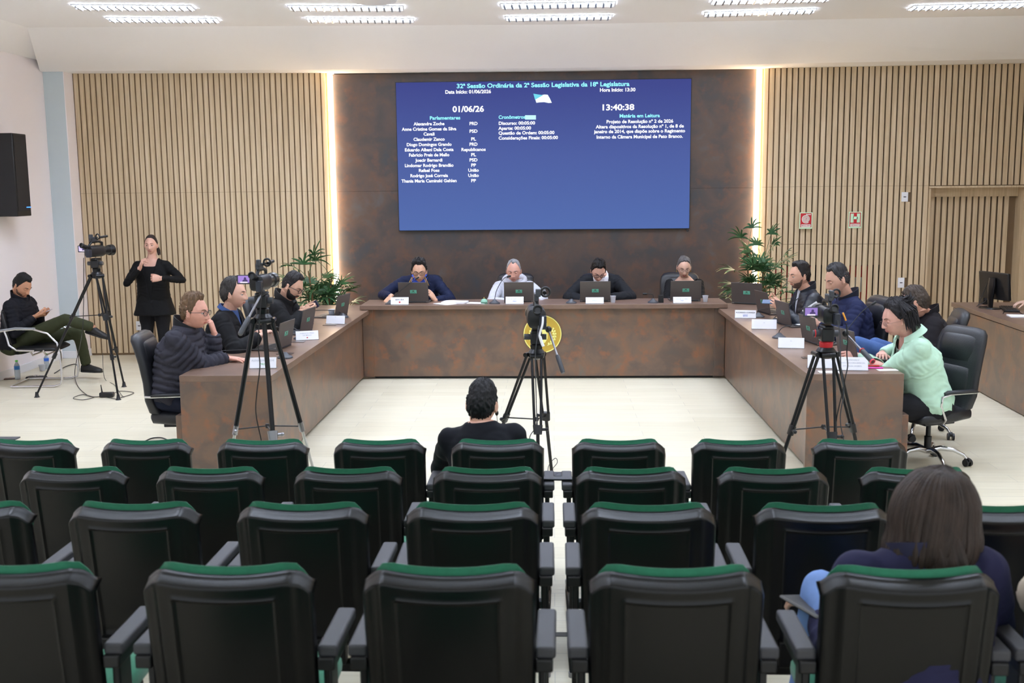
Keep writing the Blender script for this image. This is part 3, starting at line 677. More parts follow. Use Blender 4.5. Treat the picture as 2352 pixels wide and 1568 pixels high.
# ================================================================== NAME CARDS
def name_card(label, p, rz, lines, w=0.22, h=0.085, lean=14):
    c = thing('name_card', label, 'name card', p, rz, 'white name cards')
    T = Matrix.Translation((0, 0, 0.004)) @ Matrix.Rotation(R(-lean), 4, 'X')
    MB().box((0, 0, h / 2), (w, 0.004, h), T=T).build('card', M_PLATE, c, bevel=0.001)
    MB().box((0, 0.02, 0.003), (w + 0.006, 0.07, 0.005)).build('stand', M_CLEAR, c, bevel=0.001)
    for body, size, z, mm, wd in lines:
        if body == '#': MB().box((0, -0.0026, z), (wd, 0.0008, size), T=T).build('mark', mm, c); continue
        t = text(body, size, (0, -0.0028, z), ROT_FRONT, mm, c, 'lettering', bold=0.01, ext=0.0003)
        xsn = [v.co.x for v in t.data.vertices]; k = wd / (max(xsn) - min(xsn))
        for v in t.data.vertices: v.co.x *= k
        t.data.transform(T)
    return c
M_BLUE = mat('mark_blue', (60, 90, 190), 0.5); M_RDM = mat('mark_red', (200, 40, 50), 0.5); M_FAINT = mat('faint_text', (190, 194, 205), 0.6); M_GRN = mat('mark_green', (60, 170, 90), 0.5)
name_card('name card reading BIRUBA beside the first laptop of the head desk', Vector((at(918, 700, 12.42).x, 12.42, ZB)), 0, [('BIRUBA', 0.024, 0.056, M_TXT, 0.10), ('#', 0.018, 0.026, M_RDM, 0.018)], 0.21)
name_card('name card reading JOECIR BERNARDI in front of the grey-haired man', Vector((at(1182, 700, 12.42).x, 12.42, ZB)), 0, [('JOECIR BERNARDI', 0.019, 0.056, M_FAINT, 0.19), ('PSD', 0.014, 0.03, M_BLUE, 0.04)], 0.21)
name_card('overexposed name card in front of the bowed man at the head desk', Vector((at(1366, 700, 12.42).x, 12.42, ZB)), 0, [('DO', 0.014, 0.065, M_FAINT, 0.025), ('PRD', 0.014, 0.035, mat('mark_pale_blue', (170, 200, 225), 0.5), 0.05)], 0.21, 0.072)
name_card('name card reading ANNE GOMES in front of the woman at the head desk', Vector((at(1567, 700, 12.42).x, 12.42, ZB)), 0, [('ANNE GOMES', 0.017, 0.046, M_FAINT, 0.14), ('PSD', 0.012, 0.026, M_BLUE, 0.035)], 0.21, 0.072)
name_card('blank-looking white card at the far end of the left desk', wt(770, 744), R(-12), [('PL', 0.01, 0.07, M_FAINT, 0.012)], 0.21)
name_card('white card reading DE MELLO in the middle of the left desk', wt(706, 781), R(18), [('FABRICIO PREIS', 0.016, 0.062, M_FAINT, 0.13), ('DE MELLO', 0.016, 0.042, M_FAINT, 0.08), ('#', 0.01, 0.02, M_RDM, 0.012)], 0.21)
name_card('white card reading ALEXANDRE ZOCHE at the near end of the left desk', wt(604, 846), R(4), [('ALEXANDRE ZOCHE', 0.02, 0.06, M_FAINT, 0.18), ('PRD', 0.018, 0.03, M_GRN, 0.05), ], 0.21)
name_card('name card reading RODRIGO CORREIA on the far end of the right desk', wt(1712, 731), R(-10), [('RODRIGO CORREIA', 0.022, 0.058, M_TXT, 0.20), ('UNIÃO', 0.012, 0.032, M_BLUE, 0.05), ('BRASIL', 0.012, 0.02, M_BLUE, 0.05)], 0.22)
name_card('blank white card behind the RODRIGO CORREIA card on the right desk', wt(1755, 756), R(-8), [('PP', 0.01, 0.06, M_FAINT, 0.012)], 0.24, 0.095)
name_card('blank white card in the middle of the right desk', wt(1817, 800), R(-10), [('PL', 0.01, 0.06, M_FAINT, 0.014)], 0.22, 0.09)
name_card('white card behind the tripod at the near end of the right desk', wt(1890, 846), R(-6), [('PP', 0.012, 0.075, M_FAINT, 0.014)], 0.23, 0.10)
name_card('white card reading PROTETORA E PROCURADORA ESPECIAL DA CAUSA ANIMAL', wt(1958, 851), R(-6), [('PROTETORA E', 0.014, 0.078, M_FAINT, 0.10), ('PROCURADORA ESPECIAL', 0.014, 0.055, M_FAINT, 0.19), ('DA CAUSA ANIMAL', 0.014, 0.032, M_FAINT, 0.14)], 0.23, 0.10)

# ================================================================== MICROPHONES
def mic(label, p, rz, pts, head=0.010):
    c = thing('gooseneck_microphone', label, 'microphone', p, rz, 'gooseneck microphones')
    MB().sell([((0, 0, 0.002), (0.065, 0, 0), (0, 0.06, 0)), ((0, 0, 0.012), (0.062, 0, 0), (0, 0.057, 0)), ((0, 0.0, 0.028), (0.035, 0, 0), (0, 0.032, 0)), ((0, 0, 0.05), (0.014, 0, 0), (0, 0.014, 0))], 2.6, 24).build('base', M_GREY, c)
    q = [Vector(x) for x in pts]; sm_ = []
    for i in range(len(q) - 1):
        p0 = q[max(0, i - 1)]; p1 = q[i]; p2 = q[i + 1]; p3 = q[min(len(q) - 1, i + 2)]
        for k in range(5):
            t = k / 5; sm_.append(0.5 * ((2 * p1) + (p2 - p0) * t + (2 * p0 - 5 * p1 + 4 * p2 - p3) * t * t + (3 * p1 - p0 - 3 * p2 + p3) * t ** 3))
    sm_.append(q[-1])
    MB().tube(sm_, 0.0038, 8).build('gooseneck', M_BLACK, c)
    d_ = (q[-1] - q[-2]).normalized()
    MB().capsule(q[-1], q[-1] + d_ * 0.03, head, head * 1.1, 12).build('capsule', M_BLACK, c)
    return c
mic('microphone bent toward the man in the navy jacket with yellow stripes', Vector((at(897, 697, 12.5).x, 12.5, ZB)), 0, [(0, 0, 0.04), (0.05, 0.02, 0.10), (0.2, 0.06, 0.22), (0.30, 0.10, 0.29)])
mic('microphone standing in front of the grey-haired man', Vector((at(1136, 697, 12.5).x, 12.5, ZB)), 0, [(0, 0, 0.04), (0.02, 0.01, 0.14), (0.07, 0.02, 0.24), (0.12, 0.04, 0.30), (0.155, 0.05, 0.31)], 0.012)
mic('short microphone left of the bowed man at the head desk', Vector((at(1312, 695, 12.5).x, 12.5, ZB)), 0, [(0, 0, 0.04), (0, 0.0, 0.07), (-0.002, 0.0, 0.10)], 0.004)
mic('microphone folded sideways left of the woman at the head desk', Vector((at(1500, 693, 12.5).x, 12.5, ZB)), 0, [(0, 0, 0.04), (0, 0, 0.09), (-0.03, 0, 0.105), (-0.08, 0, 0.105)], 0.012)
mic('microphone reaching across the far end of the left desk', wt(787, 729), 0, [(0, 0, 0.03), (-0.06, 0, 0.07), (-0.25, -0.02, 0.085), (-0.48, -0.05, 0.06)])
mic('microphone beside the middle laptop of the left desk', wt(690, 778), 0, [(0, 0, 0.03), (-0.02, 0.02, 0.07), (-0.10, 0.08, 0.10), (-0.25, 0.1, 0.10)])
mic('microphone at the near end of the left desk reaching toward the puffer jacket', wt(655, 822), 0, [(0, 0, 0.03), (-0.06, 0.02, 0.07), (-0.25, 0.0, 0.075), (-0.55, -0.05, 0.07)])
mic('microphone reaching over the far laptop of the right desk', wt(1742, 728), 0, [(0, 0, 0.03), (-0.01, 0, 0.07), (0.08, 0, 0.09), (0.30, 0, 0.09), (0.44, 0, 0.09)])
mic('microphone beside the second laptop of the right desk', wt(1780, 741), 0, [(0, 0, 0.03), (0.0, 0, 0.06), (0.08, 0.02, 0.10), (0.25, 0.04, 0.26), (0.34, 0.04, 0.33)])
mic('microphone before the open notebook on the right desk', wt(1790, 776), 0, [(0, 0, 0.03), (0.0, 0, 0.07), (0.06, 0, 0.11), (0.22, 0, 0.11), (0.36, -0.02, 0.10)])
mic('microphone near the woman in mint', wt(1884, 818), 0, [(0, 0, 0.03), (0.02, 0, 0.08), (0.15, 0.04, 0.13), (0.35, 0.1, 0.35), (0.44, 0.1, 0.42)])

# ================================================================== SMALL DESK ITEMS
def cup(label, p, r=0.035, h=0.075, full=None):
    c = thing('plastic_cup', label, 'cup', p)
    MB().lathe([(r * 0.68, 0.0), (r * 0.72, 0.002), (r * 0.95, h * 0.93), (r, h), (r * 1.08, h + 0.002), (r * 0.97, h + 0.001), (r * 0.9, h * 0.9), (r * 0.66, 0.004)], n=24).build('cup_wall', mat('cup_plastic', (225, 228, 236), 0.25, trans=0.35), c)
    if full: MB().lathe([(r * 0.64, 0.005), (r * (0.66 + 0.24 * full), h * full), (0.001, h * full)], n=20).build('drink', mat('dark_coffee', (35, 30, 38), 0.2), c)
    return c
cup('plastic cup beside the watch of the bowed man at the head desk', Vector((at(1408, 690, 12.55).x, 12.55, ZB)))
cup('plastic cup of coffee right of the laptop of the woman at the head desk', Vector((at(1620, 690, 12.55).x, 12.55, ZB)), full=0.45)
cup('plastic cup of coffee at the far end of the left desk', wt(762, 726), 0.038, 0.075, 0.75)
cup('plastic cup on the right desk between the two jacketed men', wt(1823, 736), 0.042, 0.09, 0.3)
g = thing('water_glass', 'clear straight water glass behind the middle laptop of the left desk', 'glass', wt(702, 762))
MB().lathe([(0.033, 0.0), (0.035, 0.13), (0.0335, 0.13), (0.0315, 0.012), (0.001, 0.012)], n=28).build('glass_wall', M_CLEAR, g)
b = thing('service_bell', 'small green glass bell-shaped candy dish on the head desk', 'bell', Vector((at(1112, 694, 12.5).x, 12.5, ZB)))
MG = mat('jade_glass', (140, 190, 165), 0.25, trans=0.3)
MB().lathe([(0.04, 0), (0.043, 0.006), (0.034, 0.012), (0.044, 0.02), (0.04, 0.035), (0.028, 0.05), (0.012, 0.058), (0.001, 0.06)], n=28).build('dome', MG, b)
MB().ell((0, 0, 0.067), (0.007, 0.007, 0.009)).build('knob', mat('knob_brass', (190, 170, 90), 0.3, metal=0.8), b)
def paper(label, p, rz, w=0.21, d_=0.30, t=0.004, mm=None, name='paper_sheet', cat='paper'):
    o = MB().box((0, 0, t / 2 + 0.0008), (w, d_, t)).build(name, mm or M_PAPER, None, smooth=False, loc=p); o.rotation_euler = (0, 0, rz); return tag(o, label, cat)
def tp(px, py, z=ZB): return onz(px, py, z)
paper('loose paper sheet in front of the paper pile on the head desk', tp(1022, 698), R(50), 0.15, 0.24)
paper('thick pile of papers beside the first laptop of the head desk', Vector((at(1045, 695, 12.6).x, 12.6, ZB)), R(78), 0.2, 0.28, 0.018, name='paper_pile')
paper('thin paper sheet left of the green bell on the head desk', Vector((at(1096, 693, 12.55).x, 12.55, ZB)), R(80), 0.16, 0.22)
paper('white papers behind the middle laptop of the left desk', wt(675, 757), R(80), 0.2, 0.28, 0.01, name='paper_pile')
nb = thing('open_notebook', 'open notebook with white pages beside the navy jacket', 'notebook', wt(1845, 748), R(10))
MB().box((0, 0, 0.004), (0.32, 0.17, 0.006)).build('cover', M_BLACK, nb)
MB().sell([((-0.15, 0, 0.010), (0, 0.078, 0), (0, 0, 0.003)), ((-0.05, 0, 0.018), (0, 0.078, 0), (0, 0, 0.008)), ((0, 0, 0.012), (0, 0.078, 0), (0, 0, 0.003)), ((0.06, 0, 0.018), (0, 0.078, 0), (0, 0, 0.008)), ((0.15, 0, 0.010), (0, 0.078, 0), (0, 0, 0.003))], 6, 12).build('pages', M_PAPER, nb)
paper('blank paper slip at the near edge of the right desk beside the pink marker', wt(2038, 850), R(4), 0.15, 0.07, 0.003)
paper('white card lying under the tall white cards on the right desk', wt(1905, 855), R(-4), 0.16, 0.08, 0.004)
for k, (lb, mm, px, py) in enumerate((('red pen on the right desk above the pink marker', M_RED, 2000, 842), ('pink highlighter beside the blank paper slip', mat('pink_plastic', (235, 60, 180), 0.4), 2008, 847))):
    o = thing('marker_pen', lb, 'pen', wt(px, py), R(-5)); MB().cyl((-0.065, 0, 0.008), (0.03, 0, 0.008), 0.006).build('barrel', mm, o); MB().cyl((0.03, 0, 0.008), (0.065, 0, 0.008), 0.007, 0.006).build('cap', mm, o)
o = MB().box((0, 0, 0.045), (0.06, 0.03, 0.09)).build('card_box', M_BLACK, None, 0.003, loc=Vector((at(1518, 690, 12.5).x, 12.5, ZB))); tag(o, 'small black box between the folded microphone and the laptop of the woman', 'box')
# secretary desk equipment
mo = thing('computer_monitor', 'black monitor seen from behind on the secretary desk', 'monitor', at(2285, 712, 11.9), R(108)); mo.location.z = 0.87
T = Matrix.Translation((0, 0, 0.08)) @ Matrix.Rotation(R(-6), 4, 'X')
MB().box((0, 0, 0.17), (0.46, 0.035, 0.30), T=T).build('housing', M_BLACK, mo, bevel=0.008)
MB().box((0, -0.0185, 0.17), (0.43, 0.002, 0.27), T=T).build('display', mat('monitor_display', (12, 12, 16), 0.2, emit=(180, 190, 210), estr=0.2), mo)
MB().sell([((0, 0.03, 0.26), (0.05, 0, 0), (0, 0.01, 0)), ((0, 0.04, 0.18), (0.06, 0, 0), (0, 0.02, 0)), ((0, 0.06, 0.05), (0.04, 0, 0), (0, 0.02, 0)), ((0, 0.07, -0.075), (0.03, 0, 0), (0, 0.015, 0))], 3, 16, T=T).build('stand_neck', M_TRIP, mo)
MB().sell([((0, 0.07, 0.002), (0.13, 0, 0), (0, 0.09, 0)), ((0, 0.07, 0.014), (0.12, 0, 0), (0, 0.08, 0))], 2.6, 28).build('stand_foot', M_TRIP, mo)
sp = thing('desktop_speaker', 'slim black speaker box behind the monitor', 'speaker', at(2262, 695, 12.35)); sp.location.z = 0.87
MB().box((0, 0, 0.14), (0.09, 0.14, 0.28)).build('cabinet', M_BLACK, sp, bevel=0.006); MB().box((0, -0.072, 0.15), (0.07, 0.004, 0.2)).build('grille', M_GREY, sp)
kb = thing('computer_keyboard', 'black keyboard under the typing hands at the right edge', 'keyboard', onz(2318, 712, 0.87), R(75))
MB().box((0, 0, 0.012), (0.44, 0.15, 0.02)).build('case', M_BLACK, kb, bevel=0.004)
ks = MB()
for i in range(18):
    for j in range(5): ks.box((-0.205 + i * 0.024, -0.05 + j * 0.025, 0.024), (0.020, 0.020, 0.005))
ks.build('keys', M_KEY, kb)
o = paper('white papers on the secretary desk at the right edge', onz(2352, 727, 0.87), R(80), 0.2, 0.3, 0.01, name='paper_pile')
for k, pts in enumerate(([(2268, 650), (2255, 680), (2247, 700), (2243, 703)], [(2243, 703), (2262, 693), (2275, 680), (2288, 668)], [(2304, 720), (2310, 708), (2316, 706), (2340, 716), (2358, 726)])):
    P_ = []
    for i, (a, b_) in enumerate(pts):
        q = onz(a, b_, 0.875) if (k == 2 or i == 3 and k == 0) else at(a, b_, 11.95)
        P_.append(q)
    o = MB().tube(P_, 0.004, 6).build('monitor_cable', M_BLACK); tag(o, ['thin cable hanging left of the monitor', 'thin cable looping behind the monitor foot', 'thin bent cable in front of the keyboard'][k], 'cable')
# ================================================================== CAMERAS AND TRIPODS
def tripod(label, base, zsp, feet, style, rz=0.0, handle=None, joint=0.5, lower=None, head='plain', red=False):
    """base (x,y,0); zsp spider height; feet: three (dx,dy)"""
    t = thing('camera_tripod', label, 'tripod', base)
    M_LO = lower or M_TRIP
    # spider
    m = MB(); m.lathe([(0.035, zsp - 0.03), (0.055, zsp - 0.02), (0.065, zsp + 0.02), (0.045, zsp + 0.045)], n=28); m.build('spider', M_TRIP if style != 'silver' else mat('grey_casting', (110, 112, 118), 0.4), t)
    for fx_, fy_ in feet:
        d_ = Vector((fx_, fy_, 0)).normalized(); s_ = Vector((-d_.y, d_.x, 0))
        top = Vector((0, 0, zsp)) + d_ * 0.06; foot = Vector((fx_, fy_, 0.03)); j = top.lerp(foot, joint)
        lg = bpy.data.objects.new('leg', None)
        m = MB(); w = 0.028 if style != 'thick' else 0.018
        r_ = 0.0105 if style != 'thick' else 0.017
        if style == 'thick':
            m.tube([top, j], r_, 12)
        else:
            for k in (-1, 1): m.tube([top + s_ * k * w * 1.25, j + s_ * k * w * 0.8], r_, 10)
        l = m.build('leg', M_TRIP, t)
        m = MB(); m.tube([top + d_ * 0.01 + s_ * -0.045, top + d_ * 0.01 + s_ * 0.045], 0.017, 12); m.build('leg_hinge', M_TRIP, l)
        # clamp
        m = MB(); dj = (foot - top).normalized(); m.sell([(j - dj * 0.03, s_ * 0.036, dj.cross(s_) * 0.018), (j + dj * 0.035, s_ * 0.030, dj.cross(s_) * 0.018)], 3, 20); m.cyl(j + s_ * 0.03, j + s_ * 0.055, 0.011, n=12); m.ell(j + s_ * 0.065, (0.014, 0.014, 0.014), 10, 8)
        m.build('leg_clamp', M_STEEL if style == 'thick' else M_BLACK, l)
        m = MB()
        if joint < 0.62 and style == 'three':
            j2 = top.lerp(foot, joint + (1 - joint) * 0.5); m.tube([j, j2], 0.014, 12); m.tube([j2, foot], 0.011, 12)
            c2 = MB(); c2.tube([j2 - dj * 0.03, j2 + dj * 0.03], 0.021, 14); c2.cyl(j2 + s_ * 0.015, j2 + s_ * 0.045, 0.010, n=10); c2.build('lower_clamp', M_BLACK, l)
        else: m.tube([j - dj * 0.02, foot], 0.011 if style != 'twin' else 0.013, 12)
        m.build('lower_tube', M_LO, l)
        m = MB(); m.sell([(foot + Vector((0, 0, 0.03)), (0.014, 0, 0), (0, 0.014, 0)), (foot + Vector((0, 0, -0.018)), (0.022, 0, 0), (0, 0.022, 0)), (foot + Vector((0, 0, -0.03)), (0.032, 0, 0), (0, 0.032, 0))], 2, 16); m.build('foot', M_BLACK, l)
    # spreader
    if style != 'nospread':
        m = MB(); hz = zsp * (1 - joint) + 0.02
        c = Vector((0, 0, hz * 0.98 + 0.02))
        for fx_, fy_ in feet:
            top = Vector((fx_, fy_, 0)).normalized() * 0.06 + Vector((0, 0, zsp)); j = top.lerp(Vector((fx_, fy_, 0.03)), joint); m.tube([c, j], 0.005, 8)
        m.lathe([(0.012, c.z - 0.015), (0.018, c.z), (0.012, c.z + 0.015)], n=14); m.build('spreader', M_BLACK, t)
    # fluid head
    z = zsp + 0.045
    h = MB(); h.lathe([(0.042, z), (0.045, z + 0.03), (0.038, z + 0.04)], n=28); ho = h.build('fluid_head', M_RED if red else M_TRIP, t)
    T = Matrix.Translation((0, 0, z + 0.04)) @ Matrix.Rotation(rz, 4, 'Z')
    m = MB(); m.box((0, 0, 0.045), (0.085, 0.10, 0.09), T=T); m.box((0, 0, 0.098), (0.07, 0.13, 0.02), T=T); m.build('head_housing', M_BLACK, ho, bevel=0.010, seg=3)
    m = MB(); m.cyl((-0.09, 0, 0.05), (0.075, 0, 0.05), 0.022, T=T, n=20); m.build('tilt_knob', M_GREY, ho)
    if red:
        m = MB(); m.torus((-0.075, 0, 0.05), 0.022, 0.004, axis='X', T=T); m.build('red_ring', M_RED, ho)
    if handle:
        m = MB(); a = Vector((handle[0][0], handle[0][1], handle[0][2])); b = Vector(handle[1]); q = a.lerp(b, 0.6)
        m.tube([a, q], 0.008, 10); hn = m.build('pan_handle', M_STEEL, t)
        MB().tube([q, q.lerp(b, 0.08), q.lerp(b, 0.9), b], [0.014, 0.017, 0.017, 0.013], 14).build('handle_grip', M_GREY, hn)
        if red:
            MB().tube([q, q.lerp(b, 0.05)], 0.019, 14).build('grip_ring', M_RED, hn); MB().tube([q.lerp(b, 0.93), b], 0.019, 14).build('grip_end', mat('pink_red', (215, 60, 80), 0.4), hn)
        j_ = MB(); j_.ell(a, (0.024, 0.024, 0.024), 12, 10); j_.build('handle_joint', M_BLACK, hn)
    return t, z + 0.04 + 0.11

def camcorder(label, p, rz, sc=1.0, lcd=True, lcd_col=(150, 120, 190), battery=True):
    """looks along local +Y"""
    c = thing('video_camera', label, 'video camera', p, rz); c.scale = (sc, sc, sc)
    m = MB(); m.sell([((0, -0.11, 0.075), (0.045, 0, 0), (0, 0, 0.05)), ((0, -0.10, 0.075), (0.058, 0, 0), (0, 0, 0.062)), ((0, 0.06, 0.075), (0.06, 0, 0), (0, 0, 0.064)), ((0, 0.10, 0.075), (0.05, 0, 0), (0, 0, 0.055))], 3.4, 28); m.build('body', M_BLACK, c, angle=50)
    m = MB(); m.lathe([(0.047, 0.0), (0.05, 0.03), (0.046, 0.035), (0.048, 0.10), (0.058, 0.11), (0.062, 0.16), (0.055, 0.161), (0.045, 0.13)], n=28, T=Matrix.Translation((0, 0.08, 0.075)) @ Matrix.Rotation(R(-90), 4, 'X')); ln = m.build('lens', M_TRIP, c)
    MB().cyl((0, 0.205, 0.075), (0, 0.208, 0.075), 0.045, n=24).build('lens_glass', mat('lens_glass', (25, 30, 60), 0.05), ln)
    m = MB(); m.box((0.035, -0.125, 0.055), (0.045, 0.05, 0.085)); m.build('battery', mat('battery_dark', (36, 40, 52), 0.4), c, bevel=0.005)
    m = MB(); m.tube([(0, -0.09, 0.13), (0, -0.05, 0.175), (0, 0.05, 0.18), (0, 0.10, 0.165), (0, 0.10, 0.13)], [0.013, 0.015, 0.014, 0.014, 0.012], 12); m.build('top_handle', M_BLACK, c)
    m = MB(); m.tube([(0, -0.13, 0.125), (0, -0.15, 0.13), (0, -0.185, 0.145)], [0.026, 0.026, 0.029], 18); m.torus((0, -0.187, 0.146), 0.024, 0.006, axis='Y'); m.build('eyepiece', M_BLACK, c)
    m = MB(); m.box((0.0, -0.02, 0.205), (0.03, 0.10, 0.05)); m.box((0.01, -0.06, 0.235), (0.032, 0.04, 0.05)); m.build('audio_unit', M_GREY, c, bevel=0.006)
    m = MB(); m.tube([(0.055, 0.02, 0.225), (0.055, 0.13, 0.235)], 0.013, 14); m.torus((0.06, -0.01, 0.235), 0.028, 0.008, axis='Y'); m.tube([(0.02, 0.0, 0.215), (0.045, 0.0, 0.228)], 0.008, 8); m.build('microphone', M_BLACK, c)
    if lcd:
        T = Matrix.Translation((-0.062, -0.03, 0.10)) @ Matrix.Rotation(-rz, 4, 'Z')
        m = MB(); m.box((-0.065, 0, 0), (0.118, 0.012, 0.075), T=T); lo = m.build('flip_screen', M_GREY, c, bevel=0.004)
        m = MB(); m.box((-0.066, -0.0068, 0.002), (0.092, 0.001, 0.056), T=T); m.build('display', mat('lcd_%d' % lcd_col[0], (10, 10, 14), 0.3, emit=lcd_col, estr=0.42), lo)
        m = MB(); m.ell((-0.056, -0.0076, 0.008), (0.010, 0.001, 0.011), 10, 8, T=T); m.ell((-0.056, -0.0076, -0.012), (0.022, 0.001, 0.014), 10, 8, T=T); m.build('display_figure', mat('lcd_figure', (10, 10, 14), 0.3, emit=(70, 50, 110), estr=0.3), lo)
        m = MB(); m.box((-0.066, -0.0080, -0.022), (0.06, 0.001, 0.010), T=T); m.build('display_table', mat('lcd_table', (10, 10, 14), 0.3, emit=(225, 215, 235), estr=0.42), lo)
    return c
SIL = mat('silver_tube', (205, 205, 200), 0.3, metal=0.6)
# A: left, beside the man on the phone
fA = [onz(85, 912), onz(285, 888), onz(272, 918)]; bA = Vector((-4.97, 11.42, 0))
t, z = tripod('black tripod at the left, between the seated man and the interpreter', bA, 1.33, [(f.x - bA.x, f.y - bA.y) for f in fA], 'three', joint=0.34)
camcorder('black video camera at the left with a glowing side screen', (bA.x + 0.0, bA.y, z), R(-24), 0.98, True, (205, 190, 255))
# B: left-centre, in front of the near end of the left desk
pB = at(604, 740, 7.15); bB = Vector((pB.x, 7.15, 0))
t, z = tripod('tripod with silver lower legs in front of the left desk', bB, at(604, 735, 7.15).z, [(-0.32, -0.10), (0.16, -0.38), (0.36, 0.05)], 'thick', joint=0.56, lower=SIL, handle=((0.02, -0.06, at(604, 700, 7.15).z + 0.09), (-0.065, -0.33, at(604, 762, 6.95).z)))
camcorder('black video camera with a purple flip screen over the left desk', (bB.x, bB.y, z), R(-7), 0.85, True, (150, 120, 195))
# C: centre
pC = at(1232, 815, 7.75); bC = Vector((pC.x, 7.75, 0)); fC = onz(1268, 1100)
t, z = tripod('tall black twin-tube tripod in the middle of the hall', bC, at(1232, 815, 7.75).z, [(-0.42, 0.22), (fC.x - bC.x, 0.30), (0.02, -0.5)], 'twin', joint=0.50, handle=((0.09, -0.03, at(1255, 757, 7.7).z), (0.195, -0.22, at(1280, 858, 7.5).z)))
camcorder('black video camera in the middle seen from behind, gold emblem beyond it', (bC.x, bC.y, z), R(4), 1.15, False)
# D: right
pD = at(1897, 805, 7.05); bD = Vector((pD.x, 7.05, 0))
t, z = tripod('black tripod with a red ring in front of the right desk', bD, at(1897, 812, 7.05).z, [(-0.40, -0.05), (0.0, -0.42), (0.38, 0.10)], 'twin', joint=0.46, handle=((0.12, -0.02, at(1940, 765, 7.05).z), (0.22, -0.30, at(1990, 828, 6.8).z)), red=True)
camcorder('black video camera with flip screen and orange cable over the right desk', (bD.x + 0.0, bD.y, z), R(2), 0.88, True, (135, 110, 180))
MI = Matrix.Identity(4)
def cable(label, pts, r=0.004, mm=None, name='cable', closed=False):
    q = [Vector(p) for p in pts]; sm_ = []
    for i in range(len(q) - 1):
        p0 = q[max(0, i - 1)]; p1 = q[i]; p2 = q[i + 1]; p3 = q[min(len(q) - 1, i + 2)]
        for k in range(6):
            t = k / 6; sm_.append(0.5 * ((2 * p1) + (p2 - p0) * t + (2 * p0 - 5 * p1 + 4 * p2 - p3) * t * t + (3 * p1 - p0 - 3 * p2 + p3) * t ** 3))
    sm_.append(q[-1])
    o = MB().tube(sm_, r, 7).build(name, mm or M_BLACK); return tag(o, label, 'cable')
cable('thin black cable hanging from the left video camera to the floor', [at(192, 592, 11.45), at(192, 700, 11.45), at(188, 770, 11.4), onz(172, 850, 0.1), onz(178, 885, 0.01), onz(200, 907, 0.01), onz(215, 912, 0.01), onz(190, 918, .01), onz(168, 914, .01), onz(190, 906, .01), onz(215, 911, .01), onz(232, 910, .02)])
cable('black cable loop on the floor right of the power adapter', [onz(258, 905, .02), onz(275, 898, .01), onz(306, 901, .01), onz(300, 906, .01), onz(280, 912, .01), onz(268, 916, .01), onz(245, 912, .01)])
cable('thin cable curving down behind the left tripod', [at(236, 812, 11.7), onz(240, 868, 0.03), onz(262, 883, 0.01), onz(278, 905, .01), onz(285, 912, .01)], 0.003)
o = thing('power_adapter', 'black power adapter on the floor under the left tripod', 'power adapter', onz(246, 912), R(5)); MB().box((0, 0, 0.03), (0.15, 0.07, 0.05)).build('case', M_BLACK, o, bevel=0.008); MB().tube([(-0.05, 0, 0.05), (-0.055, 0, 0.10), (-0.06, 0, 0.14)], [0.01, 0.006, 0.004], 8).build('plug_pin', M_BLACK, o)
cable('black cable hanging from the camera over the left desk', [at(603, 650, 7.0), at(597, 720, 6.95), at(593, 790, 6.95), at(597, 840, 6.95), at(590, 900, 6.95), at(588, 950, 6.95), at(600, 1010, 6.95), at(612, 1060, 6.95)])
cable('white strap hanging from the middle camera', [at(1247, 728, 7.55), at(1246, 745, 7.52), at(1240, 765, 7.52), at(1239, 772, 7.52)], 0.008, M_WHITEP, 'camera_strap')
cable('white tape label hanging under the middle camera', [at(1240, 772, 7.5), at(1244, 785, 7.5), at(1248, 795, 7.5)], 0.011, M_WHITEP, 'camera_strap')
cable('grey cable running down the middle tripod', [at(1237, 748, 7.55), at(1234, 775, 7.5), at(1230, 810, 7.5), at(1230, 860, 7.5), at(1232, 930, 7.5), at(1232, 975, 7.5), at(1218, 1000, 7.5), at(1217, 1015, 7.5)], 0.0035, M_GREY)
cable('orange cable end beside the camera over the right desk', [at(1936, 718, 6.95), at(1940, 728, 6.95), at(1943, 736, 6.95)], 0.006, mat('orange_cable', (245, 165, 60), 0.5))
cable('grey cable hanging from the right camera down in front of the desk', [at(1924, 736, 6.9), at(1929, 765, 6.9), at(1930, 800, 6.9), at(1932, 850, 6.85), at(1938, 900, 6.85), at(1930, 960, 6.85), at(1938, 1010, 6.85)], 0.004, M_GREY)
cable('black cable with a ferrite lump beside the right tripod', [at(1944, 742, 6.9), at(1947, 780, 6.9), at(1945, 810, 6.9), at(1947, 840, 6.88), at(1942, 865, 6.85), at(1935, 900, 6.85), at(1922, 960, 6.85), at(1918, 1010, 6.85)], 0.004)
cable('thin cable loop on the floor by the middle tripod', [onz(1258, 1098, .01), onz(1260, 1070, .01), onz(1275, 1052, .05), onz(1280, 1062, .03), onz(1265, 1082, .01), onz(1262, 1100, .01), onz(1285, 1085, .01), onz(1305, 1090, .01), onz(1312, 1105, .01)], 0.003)
cable('dark cable on the floor beside the left desk box', [onz(335, 1012, .01), onz(350, 1006, .01), onz(370, 1005, .01), onz(385, 1010, .01)], 0.006)
o = thing('tablet', 'black tablet resting across two armrests in the front row', 'tablet', Vector((0.022, 5.62, 0.676)), R(-2)); MB().box((0, 0, 0.006), (0.19, 0.06, 0.010)).build('case', M_BLACK, o, bevel=0.003)
o = MB().box((0, 0, 0.006), (0.16, 0.12, 0.012)).build('floor_socket', mat('floor_socket', (70, 72, 78), 0.4), None, 0.002, loc=onz(1286, 1091)); tag(o, 'flat grey socket plate on the floor behind the middle tripod', 'floor socket')
o = MB().box((0, 0, 0.006), (0.22, 0.10, 0.012)).build('floor_socket', mat('floor_socket', (70, 72, 78), 0.4), None, 0.002, loc=onz(14, 1008)); tag(o, 'dark metal socket cover in the floor at the left edge', 'floor socket')

